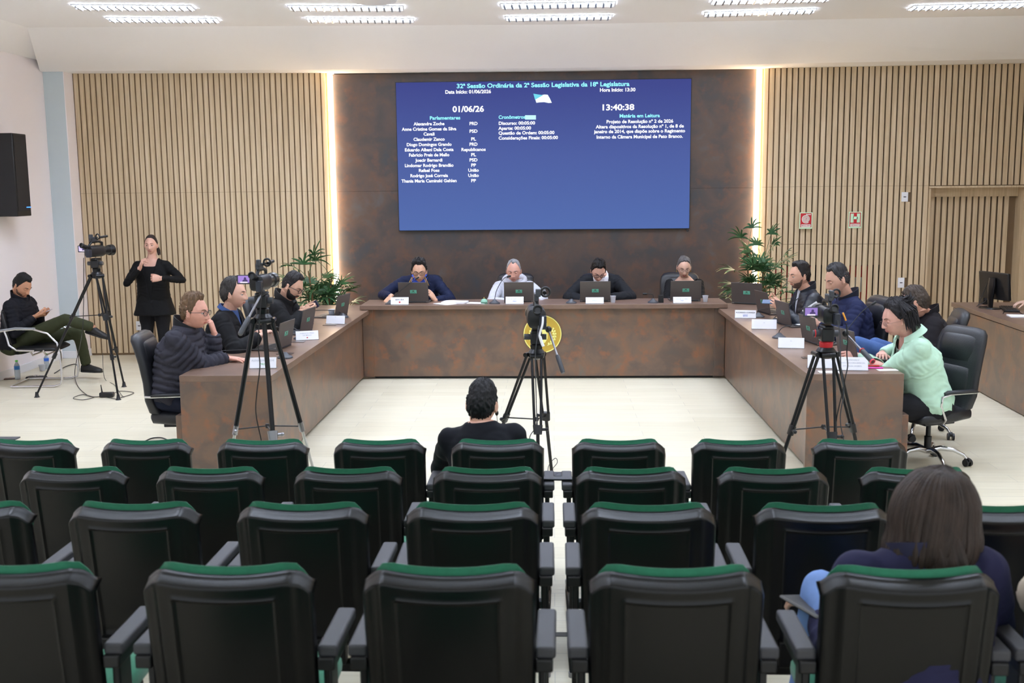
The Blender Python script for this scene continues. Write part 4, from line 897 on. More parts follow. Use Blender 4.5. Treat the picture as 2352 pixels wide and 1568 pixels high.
# ================================================================== WALL ITEMS
def sign(label, p, word, kind):
    s = thing('wall_sign', label, 'sign', p)
    MB().box((0, 0, 0), (0.17, 0.006, 0.215)).build('board', mat('sign_pale_green', (208, 240, 206), 0.5), s)
    MB().box((0, -0.004, 0.004), (0.145, 0.002, 0.186)).build('red_field', M_RED, s)
    MB().box((0, -0.006, -0.068), (0.125, 0.002, 0.036)).build('word_field', mat('sign_white', (238, 244, 234), 0.5), s)
    t = text(word, 0.028, (0, -0.0078, -0.068), ROT_FRONT, M_RED, s, 'lettering', bold=0.01); xs_ = [v.co.x for v in t.data.vertices]; k = 0.112 / (max(xs_) - min(xs_))
    for v in t.data.vertices: v.co.x *= k
    m = MB(); MW = mat('sign_white', (238, 244, 234), 0.5)
    if kind == 'H':
        for sx in (-1, 1): m.box((sx * 0.041, -0.006, 0.025), (0.04, 0.002, 0.12))
        m.box((0, -0.006, 0.028), (0.06, 0.002, 0.034)); m.build('letter_h', mat('sign_pale_green', (208, 240, 206), 0.5), s)
    else:
        pts = []
        for i in range(120):
            a = i / 119 * 7.2 * PI; r_ = 0.004 + 0.052 * i / 119; pts.append((r_ * math.cos(a + 0.5 * PI), -0.006, 0.022 + r_ * math.sin(a + 0.5 * PI)))
        pts += [(0.0, -0.006, 0.078), (0.06, -0.006, 0.078)] if False else []
        m.tube(pts, 0.0046, 6); m.box((0.035, -0.006, 0.080), (0.055, 0.002, 0.009)); m.box((0.005, -0.006, 0.080), (0.006, 0.002, 0.016)); m.build('hose_spiral', MW, s)
sign('red and pale green wall sign with a coiled hose, reading MANGUEIRA', at(1851, 506.5, 14.38), 'MANGUEIRA', 'S')
sign('red and pale green wall sign with a large H, reading HIDRANTE', at(1964, 505, 14.38), 'HIDRANTE', 'H')
for k, (px, py, Y, w, h) in enumerate(((2078, 452, 14.36, .085, .125), (2069.5, 649, 14.36, .085, .135), (320, 748, 14.27, .085, .125))):
    s = thing('switch_plate', ['small white plate on the slatted wall beside the door, upper', 'small white plate on the slatted wall beside the door, lower', 'small white socket plate low on the left slatted wall'][k], 'wall plate', at(px, py, Y))
    MB().box((0, 0, 0), (w, 0.01, h)).build('plate', M_WHITEP, s, bevel=0.002); MB().box((0, -0.006, 0), (w * 0.4, 0.003, 0.012)).build('switch', M_GREY, s)
sp = thing('loudspeaker', 'tall black loudspeaker hung on the left wall', 'loudspeaker', (-6.50, 12.86, 2.44))
MB().box((0, -0.12, 0), (0.24, 0.34, 0.98)).build('cabinet', M_BLACK, sp, bevel=0.01); MB().box((0.122, -0.12, 0.02), (0.006, 0.30, 0.90)).build('grille', mat('speaker_grille', (28, 28, 32), 0.7, bump=0.4, bscale=400), sp)
MB().box((0.126, -0.02, -0.385), (0.003, 0.11, 0.010)).build('blue_stripe', mat('blue_led', (30, 80, 200), 0.4, emit=(60, 130, 255), estr=1.0), sp); MB().box((-0.13, 0, 0), (0.03, 0.1, 0.2)).build('wall_bracket', M_BLACK, sp)
# bottles and things on the floor by the left wall
def bottle(label, p, h=0.23, r=0.032, cap=(90, 210, 70), lab=(60, 130, 200)):
    b = thing('water_bottle', label, 'bottle', p)
    MB().lathe([(r * 0.9, 0), (r, 0.008), (r, h * 0.55), (r * 0.95, h * 0.6), (r, h * 0.66), (r * 0.8, h * 0.78), (r * 0.42, h * 0.88), (r * 0.42, h * 0.93), (0.001, h * 0.93)], n=24).build('bottle_body', mat('bottle_plastic', (215, 225, 232), 0.15, trans=0.55, ior=1.33), b)
    MB().lathe([(r * 1.01, h * 0.52), (r * 1.015, h * 0.53), (r * 1.015, h * 0.70), (r * 1.0, h * 0.71)], n=24).build('bottle_label', mat('label_%d' % lab[0], lab, 0.5), b)
    MB().lathe([(r * 0.48, h * 0.92), (r * 0.5, h), (0.001, h)], n=20).build('bottle_cap', mat('cap_%d' % cap[0], cap, 0.4), b)
bottle('water bottle with green cap on the floor left of the chrome chair', onz(41, 871), 0.235)
bottle('blue-labelled bottle behind the chrome chair leg by the left wall', onz(108, 847), 0.20, 0.03, (90, 160, 220), (50, 110, 215))
cup('white cup on the floor behind the chrome chair', onz(98, 851), 0.045, 0.075)
o = thing('mobile_phone', 'dark phone lying on the floor beside the green-capped bottle', 'phone', onz(26, 870), R(20)); MB().box((0, 0, 0.006), (0.16, 0.09, 0.010)).build('case', mat('phone_red_brown', (70, 32, 30), 0.3), o, bevel=0.004)
o = thing('small_pouch', 'small black pouch with a ring on the floor beside the bottle', 'pouch', onz(84, 868), R(4)); MB().sell([((0, 0, 0.002), (0.13, 0, 0), (0, 0.06, 0)), ((0, 0, 0.02), (0.12, 0, 0), (0, 0.055, 0)), ((0, 0, 0.028), (0.09, 0, 0), (0, 0.03, 0))], 3, 20).build('body', M_BLACK, o); MB().torus((0, 0, 0.03), 0.03, 0.004).build('ring', M_CHROME, o)
cable('black cable on the floor behind the chrome chair', [onz(125, 857, .01), onz(150, 842, .01), onz(172, 836, .01), onz(180, 842, .01)], 0.006)

# ================================================================== CHROME VISITOR CHAIR
vc = thing('visitor_chair', 'chrome cantilever armchair with black seat by the left wall', 'chair', (-5.99, 12.17, 0), R(-85))
# local: sitter faces +Y
for sx in (-1, 1):
    x = sx * 0.27
    MB().tube([(x, -0.32, 0.66), (x, -0.30, 0.60), (x, -0.28, 0.50), (x, -0.2, 0.44), (x, 0.0, 0.43)], 0.0125, 12).build('back_tube', M_CHROME, vc)
    MB().tube([(x, -0.38, 0.66), (x, -0.2, 0.685), (x, 0.0, 0.68), (x, 0.16, 0.63), (x, 0.26, 0.52), (x, 0.29, 0.40), (x, 0.29, 0.10), (x, 0.27, 0.035), (x, 0.20, 0.015), (x, -0.25, 0.015), (x * 0.96, -0.30, 0.015)], 0.0125, 12).build('arm_frame', M_CHROME, vc)
    MB().sell([((x, -0.38, 0.672), (0.024, 0, 0), (0, 0, 0.010)), ((x, -0.2, 0.695), (0.026, 0, 0), (0, 0, 0.012)), ((x, 0.02, 0.690), (0.024, 0, 0), (0, 0, 0.010))], 2.4, 14).build('arm_pad', mat('arm_pad_grey', (150, 152, 156), 0.4), vc)
MB().tube([(-0.26, -0.30, 0.015), (0.26, -0.30, 0.015)], 0.0125, 12).build('floor_bar', M_CHROME, vc)
for yy in (-0.05, 0.1): MB().tube([(-0.27, yy, 0.43), (-0.2, yy, 0.37), (0.2, yy, 0.37), (0.27, yy, 0.43)], 0.010, 10).build('seat_rail', M_CHROME, vc)
MB().sell([((0, -0.25, 0.44), (0.22, 0, 0), (0, 0, 0.015)), ((0, -0.2, 0.44), (0.245, 0, 0), (0, 0, 0.03)), ((0, 0.18, 0.44), (0.245, 0, 0), (0, 0, 0.03)), ((0, 0.23, 0.43), (0.22, 0, 0), (0, 0, 0.015))], 4, 28).build('seat', M_BLACK, vc, angle=70)
MB().sell([((0, -0.27, 0.50), (0.22, 0, 0), (0, 0.012, 0)), ((0, -0.29, 0.55), (0.24, 0, 0), (0, 0.025, 0)), ((0, -0.35, 0.84), (0.24, 0, 0), (0, 0.025, 0)), ((0, -0.36, 0.88), (0.22, 0, 0), (0, 0.012, 0))], 4, 28).build('backrest', M_BLACK, vc, angle=70)

# ================================================================== RHAPIS PALMS
M_LEAF = mat('palm_leaf', (52, 92, 52), 0.42, var=0.35, vscale=9, spec=0.5); M_STEM = mat('palm_stem', (112, 84, 52), 0.8, var=0.3, vscale=30, bump=0.4, bscale=120)
M_TIP = mat('palm_dry_tip', (196, 176, 120), 0.6)
def palm(label, base, height, seed, spread, leaves):
    rnd = random.Random(seed)
    r = thing('potted_palm', label, 'plant', base)
    MB().lathe([(0.14, 0), (0.17, 0.02), (0.20, 0.32), (0.21, 0.34), (0.19, 0.34), (0.18, 0.30), (0.001, 0.30)], n=32).build('pot', mat('pot_dark', (60, 50, 46), 0.5), r)
    st_ = MB(); stems = []
    for k in range(7):
        a = rnd.uniform(0, 2 * PI); q = rnd.uniform(0.02, 0.10); top = rnd.uniform(0.45, 0.92) * height if k else height * 0.94
        b0 = Vector((q * math.cos(a), q * math.sin(a), 0.3)); b1 = Vector((q * 2.2 * math.cos(a), q * 2.2 * math.sin(a), top)); stems.append((b0, b1))
        st_.tube([b0, b0.lerp(b1, 0.5) + Vector((rnd.uniform(-.02, .02), 0, 0)), b1], [0.017, 0.014, 0.009], 8)
    st_.build('stem', M_STEM, r)
    fo = MB(); pe = MB()
    for i in range(leaves):
        b0, b1 = stems[i % len(stems)]; t = rnd.uniform(0.3, 1.0) if i >= len(stems) else 0.98
        o_ = b0.lerp(b1, t); a = rnd.uniform(0, 2 * PI); el = rnd.uniform(0.15, 1.1) if t < 0.9 else rnd.uniform(0.7, 1.4)
        L = rnd.uniform(0.18, 0.36) * spread
        d_ = Vector((math.cos(a) * math.cos(el), math.sin(a) * math.cos(el) * 0.8, math.sin(el)))
        e_ = o_ + d_ * L + Vector((0, 0, -0.02)); pe.tube([o_, o_.lerp(e_, 0.5) + Vector((0, 0, 0.02)), e_], [0.004, 0.0032, 0.0025], 5)
        up = Vector((0, 0, 1)); side = d_.cross(up).normalized(); nrm = side.cross(d_).normalized()
        n = rnd.randint(6, 9); ll = rnd.uniform(0.19, 0.30)
        for j in range(n):
            f = -1 + 2 * j / (n - 1); an = f * 1.25
            dj = (d_ * math.cos(an) + side * math.sin(an)).normalized(); l_ = ll * (1 - 0.22 * abs(f)); w = rnd.uniform(0.011, 0.017)
            pts = []; droop = rnd.uniform(0.25, 0.8)
            for s_ in range(6):
                u_ = s_ / 5; pts.append(e_ + dj * l_ * u_ + Vector((0, 0, -1)) * l_ * droop * u_ * u_ * 0.75)
            sw = dj.cross(nrm).normalized(); V = []; 
            ws = [0.25, 0.9, 1.0, 0.95, 0.75, 0.28]
            for s_, p in enumerate(pts):
                V += [p - sw * w * ws[s_], p - nrm * w * 0.5 * ws[s_], p + sw * w * ws[s_], p + nrm * 0.0012]
            F = []
            for s_ in range(5):
                q = s_ * 4
                for e1 in range(4): F.append((q + e1, q + (e1 + 1) % 4, q + 4 + (e1 + 1) % 4, q + 4 + e1))
            F += [(3, 2, 1, 0), (20, 21, 22, 23)]
            fo.cur = 0; fo.add(V, F)
            if rnd.random() < 0.5: fo.m[-1] = 1; fo.m[-3] = 1
    pe.build('leaf_stalk', M_LEAF, r); fo.build('foliage', [M_LEAF, M_TIP], r, smooth=True)
palm('tall green fan palm in front of the left light strip', Vector((at(738, 700, 13.65).x, 13.65, 0)), 1.28, 5, 1.1, 62)
palm('tall green fan palm in front of the right light strip', Vector((at(1742, 700, 13.6).x, 13.6, 0)), 1.45, 12, 1.1, 66)
# ================================================================== PEOPLE
def remesh(mb, voxel, it=3, fac=0.5):
    me = mb.mesh('tmp'); bm = bmesh.new(); bm.from_mesh(me); bmesh.ops.recalc_face_normals(bm, faces=bm.faces); bm.to_mesh(me); bm.free()
    o = bpy.data.objects.new('tmp', me); COL.objects.link(o)
    r = o.modifiers.new('r', 'REMESH'); r.mode = 'VOXEL'; r.voxel_size = voxel
    if it: s = o.modifiers.new('s', 'SMOOTH'); s.iterations = it; s.factor = fac
    bpy.context.view_layer.update()
    ev = bpy.data.meshes.new_from_object(o.evaluated_get(bpy.context.evaluated_depsgraph_get()))
    bpy.data.objects.remove(o); bpy.data.meshes.remove(me)
    n = len(ev.vertices); V = np.empty(n * 3, np.float32); ev.vertices.foreach_get('co', V); V = V.reshape(-1, 3).astype(float)
    N = np.empty(n * 3, np.float32); ev.vertices.foreach_get('normal', N); N = N.reshape(-1, 3).astype(float)
    F = [tuple(p.vertices) for p in ev.polygons]; bpy.data.meshes.remove(ev)
    return V, N, F
def submesh(V, F, keep):
    """faces whose index is in keep (bool list) -> compact V, F"""
    F2 = [f for f, k in zip(F, keep) if k]; used = sorted({i for f in F2 for i in f}); mp = {u: i for i, u in enumerate(used)}
    V = V[used].copy(); F2 = [tuple(mp[i] for i in f) for f in F2]; cnt = {}
    for f in F2:
        for a, b in zip(f, f[1:] + f[:1]): k = (a, b) if a < b else (b, a); cnt[k] = cnt.get(k, 0) + 1
    nb = {}
    for (a, b), c in cnt.items():
        if c == 1: nb.setdefault(a, []).append(b); nb.setdefault(b, []).append(a)
    ids = [i for i in nb if len(nb[i]) == 2]
    for _ in range(14):
        new = {i: V[i] * 0.4 + 0.3 * (V[nb[i][0]] + V[nb[i][1]]) for i in ids}
        for i, v in new.items(): V[i] = v
    return V, F2
def mkobj(name, V, F, mats, parent, smooth=True, mi=None, solid=0.0, angle=180):
    me = bpy.data.meshes.new(name); me.from_pydata([tuple(v) for v in V], [], F); me.update()
    o = link(name, me, mats, parent, 0, smooth, None, angle, mi=mi, recalc=False)
    if solid: s = o.modifiers.new('solid', 'SOLIDIFY'); s.thickness = solid; s.offset = -1
    return o
def sstep(x, a, b):
    t = np.clip((x - a) / (b - a), 0, 1); return t * t * (3 - 2 * t)
def G(x, s): return np.exp(-(x / s) ** 2)

def head_pts(D, fem=0.0, wide=1.0):
    """unit directions (n,3) in head frame (x right, y forward, z up) -> skull+face surface"""
    x, y, z = D[:, 0], D[:, 1], D[:, 2]
    X = 0.0755 * wide * x; Y = 0.0965 * y; Z = 0.118 * z
    zl = np.clip(-z, 0, 1)
    X = X * (1 - (0.26 + 0.06 * fem) * zl ** 1.6)                 # jaw taper
    back = np.clip(-y, 0, 1)
    Y = np.where(y < 0, Y * (1 + 0.06 * np.clip(z + 0.2, 0, 1)) + 0.035 * back * zl ** 1.2, Y)
    front = sstep(y, 0.0, 0.5)
    Y = Y - front * 0.010 * np.clip(z - 0.35, 0, 1) ** 1.2 * 0.8    # forehead slope
    Y = Y + front * (0.016 * zl ** 1.5)                                # chin forward
    Zf = Z; Xa = np.abs(X)
    fr = sstep(Y, 0.02, 0.06)
    # features (added to y)
    Y = Y + fr * (0.0045 * G(Zf - 0.022, 0.010) * G(Xa - 0.026, 0.030) * (1 - 0.5 * fem))          # brow
    Y = Y - fr * 0.0115 * G(Zf - 0.002, 0.0125) * G(Xa - 0.0325, 0.0165)                          # eye sockets
    nose_h = 0.008 + 0.017 * sstep(-Zf, -0.012, 0.036)
    nose = nose_h * sstep(Zf, -0.051, -0.042) * (1 - sstep(Zf, 0.0, 0.022))
    nw = 0.0085 + 0.0055 * sstep(-Zf, 0.018, 0.038)
    Y = Y + fr * nose * G(X, nw)
    Y = Y + fr * 0.005 * G(Zf + 0.040, 0.006) * G(Xa - 0.0145, 0.0055)                            # alae
    Y = Y + fr * 0.0045 * G(Zf + 0.030, 0.020) * G(Xa - 0.042, 0.017)                             # cheek
    Y = Y + fr * (0.0075 * G(Zf + 0.0625, 0.0058) + 0.0085 * G(Zf + 0.0735, 0.0058)) * G(X, 0.022)  # lips
    Y = Y + fr * 0.004 * G(Zf + 0.068, 0.018) * G(X, 0.03)
    Y = Y - fr * 0.0035 * G(Zf + 0.068, 0.0018) * G(X, 0.019)
    Y = Y - fr * 0.004 * G(Zf + 0.085, 0.006) * G(X, 0.022)
    Y = Y + fr * 0.006 * G(Zf + 0.103, 0.011) * G(X, 0.02)                                        # chin
    return np.stack([X, Y, Z], 1)
def sphere_grid(nu, nv):
    D = []; F = []
    for j in range(nv + 1):
        th = PI * (0.003 + 0.994 * j / nv)
        for i in range(nu):
            a = 2 * PI * i / nu; D.append((math.sin(th) * math.sin(a), math.sin(th) * math.cos(a), -math.cos(th)))
    for j in range(nv):
        for i in range(nu):
            a = j * nu + i; b = j * nu + (i + 1) % nu; F.append((a, b, b + nu, a + nu))
    F.append(tuple(range(nu))[::-1]); F.append(tuple(nv * nu + i for i in range(nu)))
    return np.array(D), F
GD, GF = sphere_grid(96, 72)
GD2, GF2 = sphere_grid(128, 90)
def nz(P, s, seed=0.0):
    return np.array([noise.noise(Vector((p[0] * s + seed, p[1] * s + 2.3 * seed, p[2] * s - seed))) for p in P])
def hairline(D, style):
    """>0 where hair grows"""
    x, y, z = D[:, 0], D[:, 1], D[:, 2]; ax = np.abs(x)
    a = np.arctan2(ax, y) / PI * 180                      # 0 front .. 180 back
    xs_ = [0, 18, 34, 48, 60, 72, 84, 96, 106, 120, 150, 180]
    zz = {'m': [0.70, 0.70, 0.72, 0.70, 0.52, 0.27, -0.16, -0.02, -0.30, -0.46, -0.60, -0.64],
          'recede': [0.77, 0.80, 0.86, 0.82, 0.60, 0.30, -0.15, 0.0, -0.30, -0.46, -0.58, -0.62],
          'low': [0.64, 0.64, 0.66, 0.62, 0.46, 0.22, -0.22, -0.02, -0.30, -0.50, -0.72, -0.78],
          'f': [0.72, 0.71, 0.68, 0.60, 0.44, 0.20, -0.05, -0.02, -0.32, -0.50, -0.66, -0.70]}[style]
    return z - np.interp(a, xs_, zz)
def hair_mesh(style, side, top, front, seed, curl=0.004, part=None, back=None):
    D = GD2; P0 = head_pts(D); hl = hairline(D, style)
    n1 = nz(D, 2.2, seed); n2 = nz(D * np.array([1, 1, 1]), 7.0, seed + 5)
    m_ = sstep(hl + n2 * 0.05, 0.0, 0.12)
    t = sstep(D[:, 2], 0.35, 0.85)
    side = side * 0.75; th = side + (top - side) * t
    th = th + (front - top) * sstep(D[:, 1], 0.2, 0.75) * t
    if back is not None: th = th + (back - side) * sstep(-D[:, 1], 0.2, 0.7) * (1 - t)
    # strand clumps
    if curl > 0:
        ang = np.arctan2(D[:, 0], D[:, 1]); q = np.stack([ang * 3.0, D[:, 2] * 2.0, D[:, 1] * 2.0], 1)
        n3 = nz(q, 3.2, seed + 9); n4 = nz(D, 16, seed + 3)
        th = th * (1 + 0.35 * n1) + curl * (n3 * 1.5 + n4 * 0.45 + 0.5 * nz(q * np.array([1, .35, .35]), 9.0, seed + 2)) * m_
    r_ = np.linalg.norm(P0, axis=1, keepdims=True); U = P0 / r_
    off = th * m_ - 0.010 * (1 - m_)
    return P0 + U * off[:, None], GF2
def beard_mesh(th=0.004, full=True, seed=1):
    D = GD2; P0 = head_pts(D); x, y, z = P0[:, 0], P0[:, 1], P0[:, 2]; ax = np.abs(x)
    low = np.interp(ax, [0, 0.02, 0.04, 0.06, 0.075], [-0.052, -0.050, -0.055, -0.045, -0.01])
    m_ = sstep(low - z, 0, 0.010) * sstep(y, -0.005, 0.015)
    lips = G(x, 0.023) * (G(z + 0.068, 0.0115)); m_ = m_ * (1 - np.clip(lips * 1.6, 0, 1))
    must = G(z + 0.0535, 0.004) * (ax < 0.026); m_ = np.maximum(m_, must * (y > 0))
    if not full: m_ = m_ * 1.0
    r_ = np.linalg.norm(P0, axis=1, keepdims=True); U = P0 / r_
    n4 = nz(D, 20, seed)
    return P0 + U * (m_ * (th + 0.0015 * n4) - 0.006 * (1 - m_))[:, None], GF2

def basis(f, u_hint):
    f = f.normalized(); r_ = f.cross(u_hint).normalized(); u_ = r_.cross(f); return r_, f, u_
def hand_mb(wrist, d, n, side, curls=(25, 30, 35, 40), thumb=(35, 20), scale=1.0, spread=0.06):
    """side: +1 right hand, -1 left. d finger direction, n palm normal"""
    d = Vector(d).normalized(); n = Vector(n); n = (n - d * n.dot(d)).normalized()
    s_ = d.cross(n) * side * 1.0                       # toward the thumb
    w = Vector(wrist); k = scale; m = MB()
    m.sell([(w - d * 0.03 * k, s_ * 0.026 * k, n * 0.019 * k), (w, s_ * 0.027 * k, n * 0.018 * k), (w + d * 0.03 * k, s_ * 0.036 * k, n * 0.017 * k), (w + d * 0.07 * k, s_ * 0.042 * k, n * 0.014 * k), (w + d * 0.092 * k, s_ * 0.040 * k, n * 0.011 * k)], 2.6, 20)
    m.ell(w + d * 0.035 * k + s_ * 0.020 * k + n * 0.008 * k, (0.016 * k,) * 3, 12, 8)
    lens = (0.070, 0.079, 0.074, 0.058); offs = (0.0315, 0.0105, -0.0105, -0.031)
    for i in range(4):
        o = w + d * (0.086 + (0.004 if i in (1, 2) else -0.004 if i == 3 else 0)) * k + s_ * offs[i] * k
        dd = (d + s_ * spread * (1.5 - i)).normalized(); ax = dd.cross(n).normalized(); c = curls[i]
        p = o; r0 = (0.0092 if i < 3 else 0.008) * k
        for q, fr_ in enumerate((0.46, 0.30, 0.24)):
            dd = Matrix.Rotation(R(-c * (1.0 if q else 0.8)), 3, ax) @ dd if (Matrix.Rotation(R(-10), 3, ax) @ dd).dot(n) > dd.dot(n) else Matrix.Rotation(R(c * (1.0 if q else 0.8)), 3, ax) @ dd
            e = p + dd * lens[i] * fr_ * k; m.capsule(p, e, r0, r0 * 0.92, 10, 3); p = e; r0 *= 0.92
    o = w + d * 0.022 * k + s_ * 0.026 * k + n * 0.006 * k; dd = (d * math.cos(R(thumb[0])) + s_ * math.sin(R(thumb[0])) + n * 0.25).normalized(); r0 = 0.0125 * k
    for q, L in enumerate((0.040, 0.032, 0.026)):
        e = o + dd * L * k; m.capsule(o, e, r0, r0 * 0.88, 10, 3); o = e; r0 *= 0.86
        dd = (dd + (n * 0.5 + d * 0.5 - s_ * 0.5) * math.sin(R(thumb[1]))).normalized()
    return m
def ik(a, b, l1, l2, hint):
    a, b, hint = Vector(a), Vector(b), Vector(hint); d = b - a; L = d.length
    if L > (l1 + l2) * 0.999: b = a + d.normalized() * (l1 + l2) * 0.999; L = (l1 + l2) * 0.999; d = b - a
    x = (l1 * l1 - l2 * l2 + L * L) / (2 * L); h = math.sqrt(max(0, l1 * l1 - x * x)); dn = d.normalized()
    hn = hint - dn * hint.dot(dn); hn.normalize()
    return a + dn * x + hn * h, b

def person(label, neck, az, lean=8, tilt=0, head=None, hyaw=0, hpitch=10, hroll=0, s=1.04, R_=None, L_=None, r_hint=None, l_hint=None,
           skin=(214, 168, 142), jacket=None, shirt=None, trousers=(28, 28, 32), hair=None, beard=None, specs=None, legs='sit', collar=None,
           bulk=1.0, fem=0.0, torso_len=0.50, hand_r=None, hand_l=None, opening=None, puff=0.0, shoes=(20, 20, 22), coat=0.0, extra=None, sleeve=0.0, hs=1.04, knees=None, ankles=None, lift=0.045, standfix=False, jc=0.020, lipcol=None, neckline=None, seg=None, rough_j=0.75):
    """az: world heading of the chest in degrees (0 = +Y away from the camera, 180 = toward it); right hand of the person is on heading-90"""
    base = Vector((neck[0], neck[1], 0)); root = thing('person', label, 'person', base)
    O = Vector(neck) - base
    Fw = Vector((math.sin(R(-az)), math.cos(R(-az)), 0)); Rt = Vector((Fw.y, -Fw.x, 0)); Z = Vector((0, 0, 1))
    T = (Z * math.cos(R(lean)) + Fw * math.sin(R(lean)) + Rt * math.sin(R(tilt))).normalized()   # spine, up
    Ft = (Fw - T * Fw.dot(T)).normalized(); Rt = Ft.cross(T).normalized()
    W = lambda v: Vector(v) - base
    if not standfix: O = O + T * lift
    hip = O - T * torso_len * s; chest = O - T * 0.17 * s; waist = O - T * 0.36 * s
    b = bulk
    tors = lambda c: [(hip - T * 0.08 * s, Rt * (0.150 * b * s + c), Ft * (0.105 * b * s + c)), (hip, Rt * (0.178 * b * s + c), Ft * (0.122 * b * s + c)), (waist - T * 0.02, Rt * (0.160 * b * s + c), Ft * (0.115 * b * s + c)), (waist + T * 0.09 * s, Rt * (0.163 * b * s + c), Ft * (0.115 * b * s + c)),
                      (chest, Rt * (0.176 * b * s + c), Ft * (0.118 * b * s + c)), (O - T * 0.09 * s, Rt * (0.182 * s + c), Ft * (0.104 * s + c)), (O - T * 0.045 * s, Rt * (0.145 * s + c), Ft * (0.085 * s + c * 0.8)), (O - T * 0.01 * s, Rt * (0.104 * s + c * 0.6), Ft * (0.074 * s + c * 0.6)), (O + T * 0.022 * s, Rt * (0.070 * s + c * 0.4), Ft * (0.064 * s + c * 0.4))]
    shR = O - T * 0.070 * s + Rt * 0.172 * s; shL = O - T * 0.070 * s - Rt * 0.172 * s
    l1, l2 = 0.295 * s, 0.262 * s
    wr = W(R_) if R_ is not None else shR - Z * 0.5 * s + Fw * 0.1; wl = W(L_) if L_ is not None else shL - Z * 0.5 * s + Fw * 0.1
    eR, wr = ik(shR, wr, l1, l2, r_hint if r_hint is not None else (Rt * 0.6 - Z - Fw * 0.2)); eL, wl = ik(shL, wl, l1, l2, l_hint if l_hint is not None else (-Rt * 0.6 - Z - Fw * 0.2))
    # legs
    hR, hL = hip + Rt * 0.095 * s - T * 0.02, hip - Rt * 0.095 * s - T * 0.02
    if legs == 'stand':
        kR, kL = hR - Z * 0.42 * s + Fw * 0.02, hL - Z * 0.42 * s + Fw * 0.03; aR, aL = Vector((kR.x, kR.y, 0.09)), Vector((kL.x, kL.y, 0.09)); aR -= Fw * 0.02
    else:
        kR, kL = hR + Fw * 0.43 * s + Z * 0.0 + Rt * 0.05, hL + Fw * 0.43 * s - Rt * 0.05
        aR, aL = Vector((kR.x, kR.y, 0.09)) - Fw * 0.05, Vector((kL.x, kL.y, 0.09)) - Fw * 0.08
        kR.z = min(kR.z, 0.52); kL.z = min(kL.z, 0.52)
    if knees: kR, kL = W(knees[0]), W(knees[1])
    if ankles: aR, aL = W(ankles[0]), W(ankles[1])
    # head frame
    hF = Vector((math.sin(R(-hyaw)), math.cos(R(-hyaw)), 0)) * math.cos(R(hpitch)) - Z * math.sin(R(hpitch))
    hR_ = Vector((math.cos(R(-hyaw)), -math.sin(R(-hyaw)), 0)); hU = hR_.cross(hF).normalized()
    if hroll: q = Matrix.Rotation(R(hroll), 3, hF); hR_ = q @ hR_; hU = q @ hU
    hc = W(head) if head is not None else O + (T * 0.6 + hU * 0.4) * 0.19 * s
    k = hs
    HM = Matrix(((hR_.x * k, hF.x * k, hU.x * k, hc.x), (hR_.y * k, hF.y * k, hU.y * k, hc.y), (hR_.z * k, hF.z * k, hU.z * k, hc.z), (0, 0, 0, 1)))
    HN = np.array(HM); tf = lambda P: P @ HN[:3, :3].T + HN[:3, 3]
    # ---- skin: head + neck (fine), trunk and limbs (coarse), hands (fine) in one body mesh
    m = MB(); P = tf(head_pts(GD, fem)); m.add([tuple(p) for p in P], GF)
    nb = hc - hU * 0.075 * k - hF * 0.018 * k
    m.sell([(O - T * 0.09 * s, Rt * 0.11 * s, Ft * 0.075 * s), (O - T * 0.03 * s, Rt * 0.085 * s, Ft * 0.066 * s), (O + T * 0.015, Rt * 0.062 * s, Ft * 0.060 * s), (O.lerp(nb, 0.5), Rt * 0.055 * s * (1 - .1 * fem), Ft * 0.056 * s), (nb, hR_ * 0.054 * k, hF * 0.055 * k), (nb + hU * 0.05, hR_ * 0.05 * k, hF * 0.05 * k)], 2.1, 24)
    for sx in (-1, 1):
        e = MB(); e.sell([((0, 0, -0.029), (0.004, 0, 0), (0, 0.006, 0)), ((0.001, 0.0, -0.022), (0.006, 0, 0), (0, 0.011, 0)), ((0.002, -0.002, -0.005), (0.006, 0, 0), (0, 0.015, 0)), ((0.003, -0.004, 0.014), (0.006, 0, 0), (0, 0.018, 0)), ((0.003, -0.005, 0.026), (0.005, 0, 0), (0, 0.015, 0)), ((0.003, -0.006, 0.032), (0.003, 0, 0), (0, 0.008, 0))], 2, 14)
        TT = HM @ Matrix.Translation((sx * 0.0755, -0.006, -0.012)) @ Matrix.Rotation(R(-sx * 22), 4, 'Z') @ Matrix.Diagonal((sx * 1.0, 1, 1, 1)) @ Matrix.Rotation(R(8), 4, 'X'); m.add([tuple(TT @ Vector(v)) for v in e.v], e.f)
        ring = MB(); ring.torus((0, 0, 0), 0.0155, 0.0030, n=20, m=6, axis='X'); T2 = TT @ Matrix.Translation((0.007, -0.003, 0.004)) @ Matrix.Diagonal((1, 0.85, 1.5, 1)); m.add([tuple(T2 @ Vector(v)) for v in ring.v], ring.f)
    V1, N1, F1 = remesh(m, 0.0028, 2, 0.5)
    m = MB(); m.sell(tors(-0.016), 2.3, 24)
    for a_, b_, c_ in ((shR, eR, wr), (shL, eL, wl)):
        m.capsule(a_, a_.lerp(b_, 0.35), 0.048 * s, 0.044 * s); m.capsule(a_.lerp(b_, 0.3), b_, 0.043 * s, 0.036 * s); m.capsule(b_, b_.lerp(c_, 0.35), 0.036 * s, 0.038 * s); m.capsule(b_.lerp(c_, 0.3), c_, 0.037 * s, 0.026 * s)
    for h_, k_, a_ in ((hR, kR, aR), (hL, kL, aL)):
        m.capsule(h_, k_, 0.075 * s * b, 0.05 * s); m.capsule(k_, k_.lerp(a_, 0.35), 0.048 * s, 0.050 * s); m.capsule(k_.lerp(a_, 0.3), a_, 0.048 * s, 0.034 * s)
    V2, N2, F2 = remesh(m, 0.011, 3)
    Vs, Fs = [V1, V2], [F1, F2]
    dR = (wr - eR).normalized(); dL = (wl - eL).normalized()
